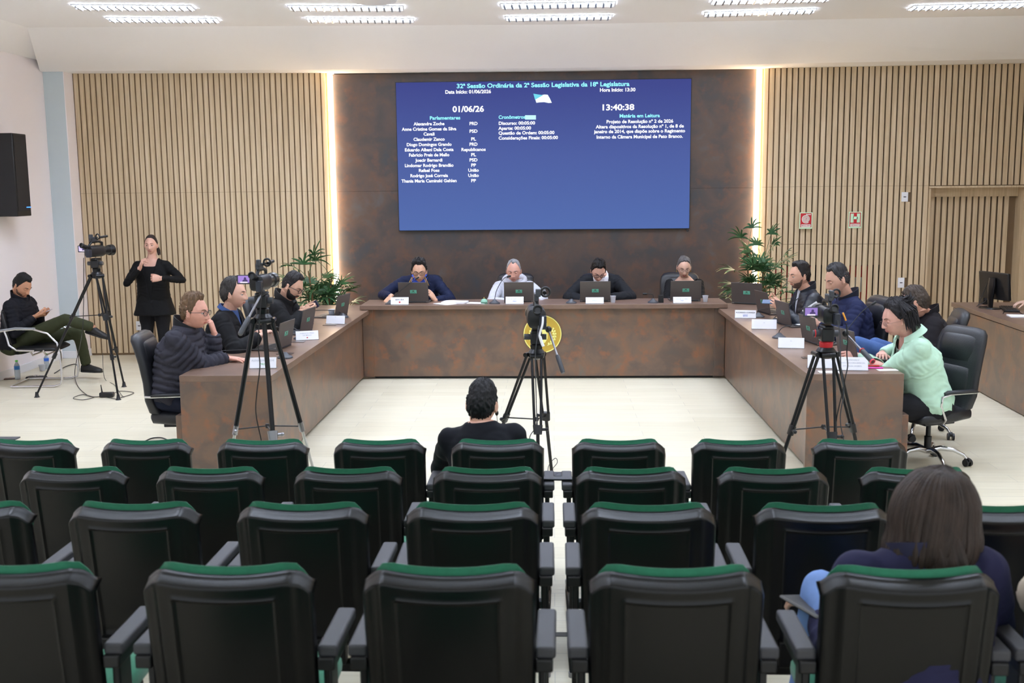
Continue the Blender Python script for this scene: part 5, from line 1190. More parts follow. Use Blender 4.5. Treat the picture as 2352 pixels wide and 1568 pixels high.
    hr = dict(d=dR, n=(-Z), curls=(22, 24, 26, 28)); hl = dict(d=dL, n=(-Z), curls=(22, 24, 26, 28))
    hr.update(hand_r or {}); hl.update(hand_l or {})
    for wv, hh, side in ((wr, hr, 1), (wl, hl, -1)):
        if hh.get('off'): continue
        hm = hand_mb(wv, hh['d'], hh['n'], side, hh['curls'], hh.get('thumb', (40, 15)), s * 1.0, hh.get('spread', 0.06)); Vh, Nh, Fh = remesh(hm, 0.0026, 1); Vs.append(Vh); Fs.append(Fh)
    V = np.concatenate(Vs); F = []; mi = []; o_ = 0
    for Vv, Ff in zip(Vs, Fs): F += [tuple(i + o_ for i in f) for f in Ff]; o_ += len(Vv)
    # lips as a second skin tone
    inv = np.linalg.inv(HN); L1 = V1 @ inv[:3, :3].T + inv[:3, 3]
    lip = (np.abs(L1[:, 0]) < 0.024 - 0.4 * np.abs(L1[:, 2] + 0.068)) & (L1[:, 2] < -0.0605) & (L1[:, 2] > -0.0775) & (L1[:, 1] > 0.07)
    mi = [1 if (len(f) and all(lip[i] for i in f)) else 0 for f in F1] + [0] * (len(F) - len(F1))
    sk = mat('skin_%d_%d_%d' % skin, skin, 0.5, var=0.05, vscale=30, bump=0.05, bscale=300)
    lc = lipcol or (170, 60, 62) if fem else tuple(int(c * f_) for c, f_ in zip(skin, (0.88, 0.72, 0.72)))
    mkobj('body', V, F, [sk, mat('lips_%d_%d_%d' % lc, lc, 0.45)], root, mi=mi)
    # ---- eyes, brows
    for sx in (-1, 1):
        e = MB(); e.ell((sx * 0.0315, 0.0755, 0.001), (0.0125, 0.0115, 0.0115), 16, 12, T=HM); eo = e.build('eye', mat('eye_white', (196, 186, 180), 0.25), root)
        if hpitch < 11:
            e = MB(); e.ell((sx * 0.0315, 0.0845, 0.000), (0.0066, 0.0035, 0.0066), 12, 8, T=HM); e.build('iris', mat('iris_dark', (40, 26, 20), 0.15), eo)
        e = MB(); up = 0.0055 if hpitch < 11 else -0.001
        e.ell((sx * 0.0315, 0.0758, up + 0.002), (0.0142, 0.0130, 0.0098 if hpitch < 11 else 0.0125), 16, 10, T=HM); e.build('eyelid', sk, root)
        bc = hair.get('brow', hair['col']) if hair else (50, 36, 28)
        e = MB(); pts = [HM @ Vector((sx * (0.014 + 0.036 * t), 0.0955 - 0.016 * t * t, 0.0195 + 0.006 * math.sin(t * 2.4))) for t in (0, 0.25, 0.5, 0.75, 1)]
        e.tube(pts, [0.0022, 0.0036, 0.0034, 0.0026, 0.0012] if not fem else [0.0016, 0.0024, 0.0022, 0.0018, 0.001], 8); e.build('eyebrow', mat('brow_%d' % bc[0], bc, 0.8), root)
    # ---- hair
    if hair:
        hm_ = mat('hair_%d_%d_%d' % hair['col'], hair['col'], 0.55, var=0.35, vscale=14, bump=0.6, bscale=60, stretch=(3, 3, 0.6), spec=0.35)
        Ph, Fh = hair_mesh(hair.get('style', 'm'), hair.get('side', 0.008), hair.get('top', 0.022), hair.get('front', 0.022), hair.get('seed', 1), hair.get('curl', 0.004), back=hair.get('back'))
        mkobj('hair', tf(Ph), Fh, hm_, root)
        for f_ in hair.get('more', ()): f_(root, HM, hm_)
    if beard:
        Pb, Fb = beard_mesh(beard.get('th', 0.004), seed=3); mkobj('beard', tf(Pb), Fb, mat('beard_%d' % beard['col'][0], beard['col'], 0.8, var=0.3, vscale=60), root)
    # ---- glasses
    if specs:
        fm = mat('frame_%d' % specs['col'][0], specs['col'], 0.35); g = MB(); gy = 0.104; hw, hh_ = specs.get('w', 0.026), specs.get('h', 0.017); rr = specs.get('r', 0.0017); gz = specs.get('z', 0.0)
        lens = []
        for sx in (-1, 1):
            pts = []
            for i in range(25):
                t = 2 * PI * i / 24; ct, st_ = math.cos(t), math.sin(t); pw = 2 / specs.get('p', 3.2)
                xx = hw * abs(ct) ** pw * (1 if ct >= 0 else -1); zz_ = hh_ * abs(st_) ** pw * (1 if st_ >= 0 else -1)
                pts.append(HM @ Vector((sx * 0.033 + xx, gy - 0.004 * abs(sx * 0.033 + xx) / 0.06, gz + zz_)))
            g.tube(pts, rr, 6, cap=False); lens.append(pts[:-1])
            g.tube([HM @ Vector((sx * (0.033 + hw), gy - 0.005, gz + 0.008)), HM @ Vector((sx * 0.074, gy - 0.03, gz + 0.007)), HM @ Vector((sx * 0.081, 0.02, gz + 0.004)), HM @ Vector((sx * 0.080, -0.008, gz + 0.0)), HM @ Vector((sx * 0.078, -0.02, gz - 0.012))], rr, 6)
        g.tube([HM @ Vector((-0.008, gy, gz + 0.004)), HM @ Vector((0, gy + 0.002, gz + 0.006)), HM @ Vector((0.008, gy, gz + 0.004))], rr, 6)
        go = g.build('glasses', fm, root)
        for pts in lens:
            c_ = sum((Vector(p) for p in pts), Vector()) / len(pts); n_ = hF * 0.0006; mm = MB(); nn = len(pts)
            mm.add([p + n_ for p in pts] + [p - n_ for p in pts], [tuple(range(nn)), tuple(range(2 * nn - 1, nn - 1, -1))] + [(i, (i + 1) % nn, (i + 1) % nn + nn, i + nn) for i in range(nn)]); mm.build('lens', M_GLASS, go, smooth=False)
    # ---- clothes
    bones = [(shR, eR), (eR, wr), (shL, eL), (eL, wl), (hip, O)]
    def wrinkle(V, N, amp, puff, seed):
        A = np.array([tuple(a_) for a_, _ in bones]); B = np.array([tuple(b_) for _, b_ in bones]); D_ = B - A; L2 = (D_ ** 2).sum(1)
        t = np.clip(((V[:, None, :] - A[None]) * D_[None]).sum(2) / L2[None], 0, 1); C_ = A[None] + t[..., None] * D_[None]
        dist = np.linalg.norm(V[:, None, :] - C_, axis=2); dist[:, 4] -= 0.07; bi = dist.argmin(1); tt = t[np.arange(len(V)), bi]; sl = tt * np.sqrt(L2)[bi]
        out = np.zeros(len(V))
        for i in range(len(V)):
            v = V[i]; q = Vector((v[0] * 9 + seed, v[1] * 9, v[2] * 9)); a_ = noise.noise(q); w_ = noise.noise(Vector((sl[i] * 34 + a_ * 2.2, bi[i] * 7.1 + a_, v[0] * 5 + v[1] * 5 + seed)))
            out[i] = amp * (w_ * 1.0 + a_ * 0.9)
        if puff:
            per = 0.052; ph = (sl + 0.01 * out / max(amp, 1e-6)) / per
            out += puff * (np.abs(np.sin(PI * ph)) ** 0.55 - 0.75)
        return V + N * out[:, None]
    def garment(name, parts, voxel, c, amp, puff, mm, seed, keep=None, solid=0.0):
        m = MB()
        if 'torso' in parts: m.sell(tors(c) if 'long' not in parts else [(hip - T * 0.16 * s, Rt * (0.21 * b * s + c * 1.6), Ft * (0.15 * b * s + c * 1.4))] + tors(c)[1:], 2.3, 32)
        if 'arms' in parts:
            for a_, b_, c_ in ((shR, eR, wr), (shL, eL, wl)):
                c2 = c * 0.8 + sleeve; end = b_.lerp(c_, 0.97)
                m.capsule(a_, a_.lerp(b_, 0.45), 0.052 * s + c2, 0.050 * s + c2); m.capsule(a_.lerp(b_, 0.35), b_, 0.050 * s + c2, 0.042 * s + c2); m.capsule(b_, b_.lerp(c_, 0.4), 0.042 * s + c2, 0.040 * s + c2)
                m.tube([b_.lerp(c_, 0.3), b_.lerp(c_, 0.7), end], [0.040 * s + c2, 0.035 * s + c2, 0.030 * s + c2 * 0.7], 16)
        if 'torso' in parts:
            cc = c * 0.9
            for q_, sh_ in ((1, shR), (-1, shL)):
                m.capsule(O - T * 0.055 * s + Rt * q_ * 0.05 * s, sh_ - T * 0.005, 0.052 * s + cc, 0.054 * s + cc)
                m.capsule(O - T * 0.16 * s + Rt * q_ * 0.09 * s, sh_ - T * 0.03, 0.070 * s + cc, 0.050 * s + cc)
                if 'arms' in parts: m.capsule(sh_, sh_.lerp(eR if q_ > 0 else eL, 0.2) - T * 0.02, 0.056 * s + cc, 0.052 * s + cc)
        if 'legs' in parts:
            m.sell([(hip + T * 0.06 * s, Rt * (0.165 * b * s + c), Ft * (0.115 * b * s + c)), (hip, Rt * (0.182 * b * s + c), Ft * (0.128 * b * s + c)), (hip - T * 0.09 * s, Rt * (0.165 * b * s + c), Ft * (0.115 * b * s + c))], 2.3, 28)
            for h_, k_, a_ in ((hR, kR, aR), (hL, kL, aL)):
                m.capsule(h_, h_.lerp(k_, 0.5), 0.090 * s * b + c, 0.078 * s * b + c); m.capsule(h_.lerp(k_, 0.4), k_, 0.078 * s * b + c, 0.058 * s + c); m.capsule(k_, k_.lerp(a_, 0.4), 0.058 * s + c, 0.058 * s + c)
                m.tube([k_.lerp(a_, 0.3), k_.lerp(a_, 0.7), a_.lerp(k_, 0.02)], [0.058 * s + c, 0.052 * s + c, 0.050 * s + c], 18)
        Vg, Ng, Fg = remesh(m, voxel, 18, 0.5); Vg = wrinkle(Vg, Ng, amp, puff, seed)
        if keep is not None:
            K = keep(Vg); kf = [all(K[i] for i in f) for f in Fg]; Vg, Fg = submesh(Vg, Fg, kf)
        return mkobj(name, Vg, Fg, mm, root, solid=solid)
    On, Tn, Fn, Rn = np.array(O), np.array(T), np.array(Ft), np.array(Rt)
    def loc_(V): q = V - On; return q @ Rn, q @ Fn, q @ Tn
    seed = (neck[0] * 3.7 + neck[1] * 1.3) % 10
    if legs: garment('trousers', ['legs'], 0.012, 0.006, 0.004, 0, mat('cloth_%d_%d_%d' % trousers, trousers, 0.85, var=0.08, vscale=20, spec=0.2), seed + 2)
    nl = neckline if neckline is not None else (0.002 if collar else 0.02)
    sc_ = shirt or jacket
    def keep_shirt(V):
        x, y, z = loc_(V); rad = np.sqrt((x / 1.15) ** 2 + (y + 0.005) ** 2)
        return ~((z > 0.055)) & ~((rad < (0.062 + nl) * s) & (z > -0.075) & (z > -0.035 - 0.9 * np.clip(y, 0, 1)))
    sm_ = mat('cloth_%d_%d_%d' % sc_, sc_, 0.8, var=0.06, vscale=20, bump=0.1, bscale=400, spec=0.2)
    only = not (jacket and shirt)
    garment('shirt' if shirt else 'jacket', ['torso', 'arms'] if only else ['torso'], 0.009, 0.004 if not only else (0.024 if puff else 0.012), 0.0025 if not only else 0.0055, puff if only else 0, sm_, seed + 5, keep_shirt, 0.004)
    if jacket and shirt:
        ow, ol = opening or (0.05, 0.30)
        def keep_j(V):
            x, y, z = loc_(V); v_open = (y > 0.0) & (np.abs(x) < (ow * (1 - np.clip(-z / ol, 0, 1)) + 0.002) * 1.3) & (z > -ol)
            top = (np.sqrt((x / 1.1) ** 2 + (y + 0.01) ** 2) < 0.070 * s) & (z > -0.05)
            return ~v_open & ~top & (z < 0.05)
        jm = mat('coat_%d_%d_%d' % jacket, jacket, rough_j, var=0.06, vscale=20, bump=0.12, bscale=300, spec=0.2 if rough_j > 0.6 else 0.45)
        garment('jacket', ['torso', 'arms'] + (['long'] if coat else []), 0.009, jc, 0.0065, puff, jm, seed + 7, keep_j, 0.006)
    if collar:
        # collar: a band round the neck, open at the front
        for ci, cd in enumerate(collar if isinstance(collar, list) else [collar]):
            kind, col = cd['kind'], cd['col']; h = cd.get('h', 0.05) * s; gap = R(cd.get('gap', 30)); rx, ry = cd.get('rx', 0.078) * s, cd.get('ry', 0.080) * s; flare = cd.get('flare', 0.010); th = cd.get('th', 0.006); drop = cd.get('drop', 0.035)
            secs = []
            n_ = 40
            for i in range(n_ + 1):
                a = gap + (2 * PI - 2 * gap) * i / n_           # 0 = front
                fr_ = (1 + math.cos(a)) / 2
                dirv = Rt * math.sin(a) * rx + Ft * math.cos(a) * ry; dn_ = dirv.normalized()
                c_ = O + T * (0.012 - drop * fr_) * s + dirv - Ft * 0.006
                up_ = T * h * (1 - cd.get('frontlow', 0.3) * fr_ ** 2)
                if kind == 'fold':
                    ring = [c_, c_ + up_, c_ + up_ + dn_ * th * 1.5, c_ + up_ * 0.1 + dn_ * (flare + 0.016), c_ + up_ * 0.05 + dn_ * (flare + 0.010), c_ + up_ * 0.8 + dn_ * th * 0.6, c_ + dn_ * th * 0.5]
                elif kind == 'hood':
                    rb = 0.022 + 0.035 * (1 - fr_); ring = [c_ + dn_ * (0.012 + rb * (1 + math.cos(t_)) * 0.75) + T * (rb * math.sin(t_) * 0.9 + 0.005) for t_ in [2 * PI * q / 10 for q in range(10)]]
                else:
                    ring = [c_, c_ + up_ * 0.5 + dn_ * flare * 0.4, c_ + up_ + dn_ * flare, c_ + up_ + dn_ * (flare + th), c_ + up_ * 0.5 + dn_ * (flare * 0.5 + th * 1.6), c_ + dn_ * th * 1.5 - T * 0.012]
                secs.append(ring)
            mm = mat('cloth_%d_%d_%d' % col, col, 0.8); co = MB().loft(secs).build('collar' if kind != 'hood' else 'hood', mm, root, angle=60)
            if cd.get('stripes'):
                for sx in (-1, 1):
                    for q in (0.0, 0.016):
                        m = MB(); m.tube([O + T * (0.03 - q * .3) * s + Rt * sx * (0.056 + q) * s + Ft * 0.088 * s, O - T * 0.01 * s + Rt * sx * (0.078 + q) * s + Ft * (0.122) * s, O - T * 0.055 * s + Rt * sx * (0.100 + q) * s + Ft * (0.142) * s], 0.0042, 6); m.build('collar_stripe', mat('stripe_yellow', (205, 160, 70), 0.7), co)
    # shoes
    if legs:
        for k_, a_ in ((kR, aR), (kL, aL)):
            fd = (Fw if legs != 'custom' else (extra or {}).get('foot', Fw)); 
            if isinstance(fd, tuple): fd = fd[0] if a_ is aR else fd[1]
            fd = Vector(fd).normalized(); sd = fd.cross(Z).normalized(); uu = sd.cross(fd).normalized(); g0 = a_ - uu * 0.085 * 1.0
            m = MB(); m.sell([(g0 - fd * 0.075 + uu * 0.03, sd * 0.025, uu * 0.025), (g0 - fd * 0.06 + uu * 0.045, sd * 0.036, uu * 0.044), (g0 + fd * 0.0 + uu * 0.055, sd * 0.040, uu * 0.054), (g0 + fd * 0.07 + uu * 0.042, sd * 0.044, uu * 0.040), (g0 + fd * 0.15 + uu * 0.032, sd * 0.047, uu * 0.030), (g0 + fd * 0.195 + uu * 0.026, sd * 0.036, uu * 0.022), (g0 + fd * 0.21 + uu * 0.02, sd * 0.016, uu * 0.012)], 2.4, 22)
            so = m.build('shoe', mat('shoe_%d' % shoes[0], shoes, 0.55), root)
            m = MB(); m.sell([(g0 - fd * 0.08 + uu * 0.008, sd * 0.02, uu * 0.010), (g0 - fd * 0.05 + uu * 0.008, sd * 0.042, uu * 0.012), (g0 + fd * 0.13 + uu * 0.008, sd * 0.051, uu * 0.011), (g0 + fd * 0.21 + uu * 0.008, sd * 0.022, uu * 0.009)], 3, 20); m.build('sole', mat('sole_dark', (30, 30, 32), 0.6), so)
    return dict(root=root, O=O, T=T, F=Ft, R=Rt, HM=HM, base=base, wr=wr, wl=wl, eR=eR, eL=eL, hc=hc, dims=(shR, shL))
def seated_chair(pr, label, style='pad', dz=0.0, az=0.0, dback=0.0):
    """office chair under a seated person"""
    p = pr['base'] + pr['O'] - pr['T'] * 0.5 ; f = Vector((pr['F'].x, pr['F'].y, 0)).normalized()
    q = p + f * (0.03 + dback); return office_chair(label, (q.x, q.y, 0), R(az), style)
# ================================================================== THE PEOPLE IN THE HALL
V3 = Vector
def bun(c, r, n=26, seed=1, rad=0.012, loose=0.0):
    def f(root, HM, hm):
        rnd = random.Random(seed); m = MB()
        for i in range(n):
            a = rnd.uniform(0, 2 * PI); e = rnd.uniform(-1.2, 1.2); p = []
            for t in range(6):
                q = a + t * 0.55; rr = r * rnd.uniform(0.82, 1.08) * (1 + loose * (t == 5)); p.append(HM @ (V3(c) + V3((rr * math.cos(q) * math.cos(e), rr * math.sin(q) * math.cos(e) * 0.9, rr * math.sin(e + 0.12 * t)))))
            m.tube(p, [rad * 0.5, rad, rad, rad, rad * 0.8, rad * 0.3], 7)
        m.ell(HM @ V3(c), (r * 0.92,) * 3, 16, 12); m.build('hair_bun', hm, root)
    return f
def tail(pts, r, n=14, seed=2, name='ponytail'):
    def f(root, HM, hm):
        rnd = random.Random(seed); m = MB()
        for i in range(n):
            o = V3((rnd.uniform(-1, 1), rnd.uniform(-1, 1), 0)) * r * 0.6; L = len(pts)
            m.tube([HM @ (V3(p) + o * (0.5 + 0.7 * t / L)) for t, p in enumerate(pts)], [r * 0.5] + [r * 0.55] * (L - 2) + [r * 0.12], 7)
        m.build(name, hm, root)
    return f
def locks(spec, seed=4, name='hair_locks'):
    """long hanging hair: many strands from crown over the skull"""
    def f(root, HM, hm):
        rnd = random.Random(seed); m = MB()
        for i in range(spec['n']):
            a = rnd.uniform(*spec['ang']); ca, sa = math.sin(a), math.cos(a)       # 0 = front, pi = back
            w_, d_ = 0.088 * spec.get('vol', 1), 0.108 * spec.get('vol', 1); L = spec['len'] * rnd.uniform(0.88, 1.06); k = rnd.uniform(0.92, 1.04)
            P = [V3((0.02 * ca, 0.02 * sa, 0.128)), V3((w_ * 0.62 * ca * k, d_ * 0.62 * sa * k, 0.108)), V3((w_ * 0.95 * ca * k, d_ * 0.95 * sa * k, 0.055)), V3((w_ * 1.06 * ca * k, d_ * 1.05 * sa * k, -0.005))]
            for t in (0.33, 0.66, 1.0):
                sw = 1.10 + 0.10 * math.sin(t * 3 + a) + rnd.uniform(-.03, .03) - 0.22 * (t == 1.0) * spec.get('curl', 1)
                P.append(V3((w_ * sw * ca * k, d_ * sw * sa * k * (1 - 0.1 * t), -0.005 - L * t)) + V3(spec.get('drift', (0, 0, 0))) * t)
            Q = []; RR = []; rs = [0.004, 0.010, 0.012, 0.012, 0.011, 0.009, 0.002]
            for j in range(len(P) - 1):
                p0, p1, p2, p3 = P[max(0, j - 1)], P[j], P[j + 1], P[min(len(P) - 1, j + 2)]
                for q_ in range(3):
                    t = q_ / 3; Q.append(HM @ (0.5 * ((2 * p1) + (p2 - p0) * t + (2 * p0 - 5 * p1 + 4 * p2 - p3) * t * t + (3 * p1 - p0 - 3 * p2 + p3) * t ** 3))); RR.append(rs[j] * (1 - t) + rs[j + 1] * t)
            Q.append(HM @ P[-1]); RR.append(rs[-1]); m.tube(Q, RR, 7)
        m.build(name, hm, root)
    return f
DK = (26, 20, 18)
# ---- head desk, left to right
p6 = person('person in navy jacket with yellow collar stripes and glasses, reading at the head desk', at(965, 653, 13.22), 180, lean=20, head=at(963, 622, 12.98), lift=0.12, hyaw=184, hpitch=14, s=1.12, hs=1.12,
            R_=at(897, 681, 12.80), L_=at(1000, 690, 12.82), skin=(208, 160, 132), jacket=(24, 32, 60), shirt=(64, 92, 200), opening=(0.075, 0.33), r_hint=V3((-1, 0.3, -.4)), l_hint=V3((1, 0.2, -0.6)),
            hair=dict(col=(36, 33, 33), side=0.009, top=0.034, front=0.032, curl=0.010, seed=3, style='m'), specs=dict(col=(30, 26, 26), w=0.027, h=0.016, r=0.0022, p=4),
            collar=[dict(kind='fold', col=(64, 92, 200), h=0.035, gap=24, rx=0.068, ry=0.072), dict(kind='stand', col=(20, 24, 42), h=0.035, gap=42, rx=0.084, ry=0.090, stripes=True)],
            hand_r=dict(d=(-0.5, -0.55, -0.62), n=(0.35, 0.5, -0.8), curls=(38, 42, 46, 48)), hand_l=dict(d=(-0.55, -0.1, 0.83), n=(-0.7, 0.45, -0.35), curls=(20, 22, 26, 30)), legs='sit', bulk=1.05)
seated_chair(p6, 'office chair of the man with yellow collar stripes, behind the head desk', az=180)
p7 = person('grey-haired person in a light grey hoodie seated at the head desk', at(1182, 657, 13.40), 180, lean=6, head=at(1180, 622, 13.26), lift=0.075, hyaw=176, hpitch=12, s=1.12, hs=1.13,
            R_=at(1163, 694, 12.92), L_=at(1237, 692, 12.86), skin=(206, 152, 134), shirt=(192, 194, 204), r_hint=V3((-1, 0.2, -.5)), l_hint=V3((1, 0.3, -0.6)), sleeve=0.010,
            hair=dict(col=(142, 142, 146), brow=(120, 112, 108), side=0.007, top=0.016, front=0.014, curl=0.004, seed=5, style='recede'), collar=[dict(kind='hood', col=(188, 190, 200), gap=20)],
            hand_r=dict(curls=(30, 30, 35, 40)), hand_l=dict(d=(-0.75, -0.3, 0.55), n=(-0.3, 0.6, -0.75), curls=(50, 52, 55, 55)), bulk=1.12, trousers=(40, 44, 60))
seated_chair(p7, 'black high-back chair with vertical seams behind the grey-haired man', 'seams', az=180)
p8 = person('person bowed over a laptop in black jacket and white collar at the head desk', at(1379, 654, 13.22), 180, lean=24, head=at(1374, 621, 13.0), lift=0.13, hyaw=188, hpitch=36, s=1.12, hs=1.10,
            R_=at(1352, 690, 12.86), L_=at(1401, 683, 12.84), skin=(212, 164, 144), jacket=(28, 30, 35), shirt=(232, 232, 238), opening=(0.07, 0.3), r_hint=V3((-1, 0.1, -.25)), l_hint=V3((1, 0.1, -0.25)), sleeve=0.008,
            hair=dict(col=(24, 20, 20), side=0.010, top=0.030, front=0.030, curl=0.005, seed=8, style='low'), specs=dict(col=(22, 20, 22), w=0.027, h=0.017, r=0.0023, p=3.6),
            collar=[dict(kind='fold', col=(236, 236, 242), h=0.035, gap=24, rx=0.068, ry=0.072)], hand_r=dict(off=0), hand_l=dict(d=(-0.8, -0.2, 0.4), n=(-0.2, 0.3, -0.9), curls=(40, 42, 44, 46)))
seated_chair(p8, 'office chair of the bowed man, hidden behind the head desk', az=180)
wt_ = MB(); wt_.torus((0, 0, 0), 0.030, 0.005, n=20); o = wt_.build('watch', M_STEEL, p8['root']); dw = (p8['wl'] - p8['eL']).normalized(); o.matrix_basis = Matrix.Translation(p8['wl'] - dw * 0.01) @ dw.to_track_quat('Z', 'X').to_matrix().to_4x4()
def earrings(root, HM, hm):
    for sx in (-1, 1):
        m = MB(); m.torus((0, 0, 0), 0.008, 0.003, n=14, m=6, axis='X', T=HM @ Matrix.Translation((sx * 0.082, -0.006, -0.056))); m.build('earring', mat('earring_gold', (205, 165, 80), 0.3, metal=0.9), root)
p9 = person('woman in black scoop-neck top with glasses and greying hair at the head desk', at(1572, 652, 13.42), 180, lean=6, head=at(1571, 613, 13.28), lift=0.075, hyaw=180, hpitch=20, s=1.05, hs=1.07,
            R_=at(1556, 693, 12.92), L_=at(1592, 693, 12.92), skin=(214, 170, 148), shirt=(20, 20, 23), neckline=0.062, fem=1.0, bulk=1.08, r_hint=V3((-1, 0.3, -1)), l_hint=V3((1, 0.3, -1)),
            hair=dict(col=(96, 92, 92), brow=(60, 48, 42), side=0.008, top=0.016, front=0.012, curl=0.003, seed=2, style='f', more=[bun((0, -0.11, 0.05), 0.035, seed=5, rad=0.007), earrings]),
            specs=dict(col=(70, 60, 60), w=0.026, h=0.019, r=0.0012, p=2.4))
seated_chair(p9, 'dark chair edge showing left of the woman at the head desk', az=184)
# ---- left desk
p3 = person('person with glasses in a dark puffer jacket, chin resting on one hand', at(424, 764, 8.42), -93, lean=14, head=at(446, 716, 8.40), hyaw=-97, hpitch=4, s=1.10, hs=1.13,
            R_=onz(522, 822, 0.862), L_=at(492, 765, 8.66), skin=(214, 156, 136), jacket=(54, 53, 62), puff=0.018, r_hint=V3((-0.3, -0.6, -1)), l_hint=V3((0.5, 0.3, -1)), sleeve=0.012, bulk=1.2,
            hair=dict(col=(104, 80, 58), side=0.009, top=0.026, front=0.026, curl=0.009, seed=11, style='m'), specs=dict(col=(36, 40, 50), w=0.026, h=0.017, r=0.0020, p=3),
            collar=[dict(kind='stand', col=(24, 24, 30), h=0.060, gap=16, rx=0.074, ry=0.078, flare=0.012)], trousers=(30, 34, 50), rough_j=0.45,
            hand_r=dict(d=(0.98, -0.1, -0.08), n=(0, 0, -1), curls=(6, 6, 8, 10), thumb=(45, 5)), hand_l=dict(d=(-0.25, -0.05, 1.0), n=(-1.0, 0, -0.25), curls=(48, 50, 54, 58), thumb=(20, 25)))
office_chair('black office chair at the left desk under the puffer jacket', at(415, 700, 8.45).xy.to_3d(), R(-84), s=0.98)
p4 = person('person with dark swept hair in black sweater over blue shirt at the left desk', at(524, 724, 9.45), -90, lean=12, head=at(537, 674, 9.42), hyaw=-92, hpitch=3, s=1.08, hs=1.10,
            R_=at(596, 772, 9.35), L_=at(590, 766, 9.60), skin=(214, 166, 144), jacket=(22, 22, 25), shirt=(62, 84, 132), opening=(0.045, 0.14), r_hint=V3((0.1, -0.8, -1)), l_hint=V3((0.1, 0.8, -1)), sleeve=0.014, bulk=1.15,
            hair=dict(col=(48, 44, 42), side=0.012, top=0.028, front=0.026, curl=0.004, seed=14, style='recede', back=0.016), collar=[dict(kind='fold', col=(62, 84, 132), h=0.034, gap=22, rx=0.066, ry=0.070)],
            hand_r=dict(curls=(30, 30, 35, 40)), hand_l=dict(curls=(30, 30, 35, 40)))
seated_chair(p4, 'office chair hidden behind the man in black sweater at the left desk', az=-90)
p5 = person('bearded person in a black coat and thick glasses looking at a phone, left desk', at(651, 697, 10.85), -92, lean=24, head=at(671, 656, 10.80), hyaw=-100, hpitch=30, s=1.12, hs=1.13,
            R_=at(694, 716, 10.70), L_=at(697, 709, 10.95), skin=(206, 160, 136), jacket=(20, 20, 22), shirt=(24, 24, 26), opening=(0.03, 0.1), r_hint=V3((0, -0.7, -1)), l_hint=V3((0, 0.7, -1)), sleeve=0.022, bulk=1.25,
            hair=dict(col=(30, 26, 27), side=0.004, top=0.024, front=0.026, curl=0.003, seed=17, style='m'), beard=dict(col=(28, 22, 22), th=0.010), specs=dict(col=(24, 20, 20), w=0.028, h=0.019, r=0.0030, p=3.4),
            collar=[dict(kind='stand', col=(20, 20, 22), h=0.055, gap=24, rx=0.084, ry=0.086, flare=0.022, th=0.012)],
            hand_r=dict(d=(0.95, 0.15, 0.15), n=(-0.1, 0.85, 0.45), curls=(35, 40, 45, 50), thumb=(20, 15)), hand_l=dict(d=(0.95, -0.1, 0.1), n=(-0.1, -0.7, 0.6), curls=(35, 40, 45, 50), thumb=(20, 15)))
office_chair('navy-black chair back between the two men on the left desk', at(650, 700, 10.9).xy.to_3d(), R(-96), 'plain')
o = thing('mobile_phone', 'dark phone held by the bearded man at the left desk', 'phone', at(718, 704, 10.82), R(-20)); MB().box((0, 0, 0), (0.075, 0.012, 0.15), T=Matrix.Rotation(R(58), 4, 'Y')).build('case', mat('phone_navy', (28, 36, 62), 0.3), o, bevel=0.004)
# ---- right desk
p10 = person('person with moustache in a black leather jacket holding a phone, right desk', at(1853, 676, 11.10), 97, lean=14, head=at(1837, 633, 11.08), hyaw=104, hpitch=4, s=1.12, hs=1.13,
             L_=at(1797, 708, 10.95), R_=at(1793, 699, 11.25), skin=(206, 156, 132), jacket=(30, 33, 42), shirt=(200, 204, 214), opening=(0.035, 0.32), puff=0.004, l_hint=V3((0.2, -0.7, -1)), r_hint=V3((0.1, 0.6, -1)), bulk=1.12, sleeve=0.006, rough_j=0.38,
             hair=dict(col=(30, 24, 24), side=0.007, top=0.024, front=0.026, curl=0.004, seed=21, style='m'), beard=dict(col=(104, 78, 68), th=0.002),
             collar=[dict(kind='stand', col=(30, 33, 42), h=0.050, gap=36, rx=0.078, ry=0.082, flare=0.012)],
             hand_l=dict(d=(-0.75, 0.2, 0.55), n=(0.1, 0.95, -0.1), curls=(40, 42, 45, 50), thumb=(20, 20)), hand_r=dict(d=(-0.9, -0.1, 0.3), n=(0.0, -0.6, 0.8), curls=(35, 38, 42, 46)))
seated_chair(p10, 'office chair hidden behind the black leather jacket at the right desk', az=97)
o = thing('mobile_phone', 'blue-grey phone held up by the man in the black leather jacket', 'phone', at(1768, 693, 11.02), R(70)); MB().box((0, 0, 0), (0.075, 0.15, 0.011), T=Matrix.Rotation(R(-25), 4, 'Y')).build('case', mat('phone_blue_grey', (84, 104, 134), 0.3), o, bevel=0.004)
p11 = person('person in a navy quilted jacket reading papers at the right desk', at(1948, 694, 9.92), 95, lean=12, head=at(1924, 641, 9.86), hyaw=102, hpitch=20, s=1.12, hs=1.12,
             L_=at(1884, 742, 9.70), R_=at(1886, 735, 10.05), skin=(206, 158, 136), jacket=(36, 42, 74), puff=0.007, l_hint=V3((0.35, -0.7, -1)), r_hint=V3((0.1, 0.6, -1)), bulk=1.15, sleeve=0.008, rough_j=0.5,
             hair=dict(col=(46, 44, 46), side=0.005, top=0.022, front=0.024, curl=0.005, seed=24, style='m'), collar=[dict(kind='stand', col=(24, 28, 44), h=0.055, gap=20, rx=0.076, ry=0.080, flare=0.014)],
             hand_l=dict(d=(-0.95, 0.1, 0.1), n=(0.1, 0.9, -0.2), curls=(30, 34, 38, 42), thumb=(20, 20)), hand_r=dict(d=(-0.95, 0.0, 0.2), n=(0, -0.8, -0.3), curls=(30, 34, 38, 42)), trousers=(30, 34, 46))
office_chair('black office chair behind the navy quilted jacket', at(1942, 700, 9.95).xy.to_3d(), R(97), s=1.06)
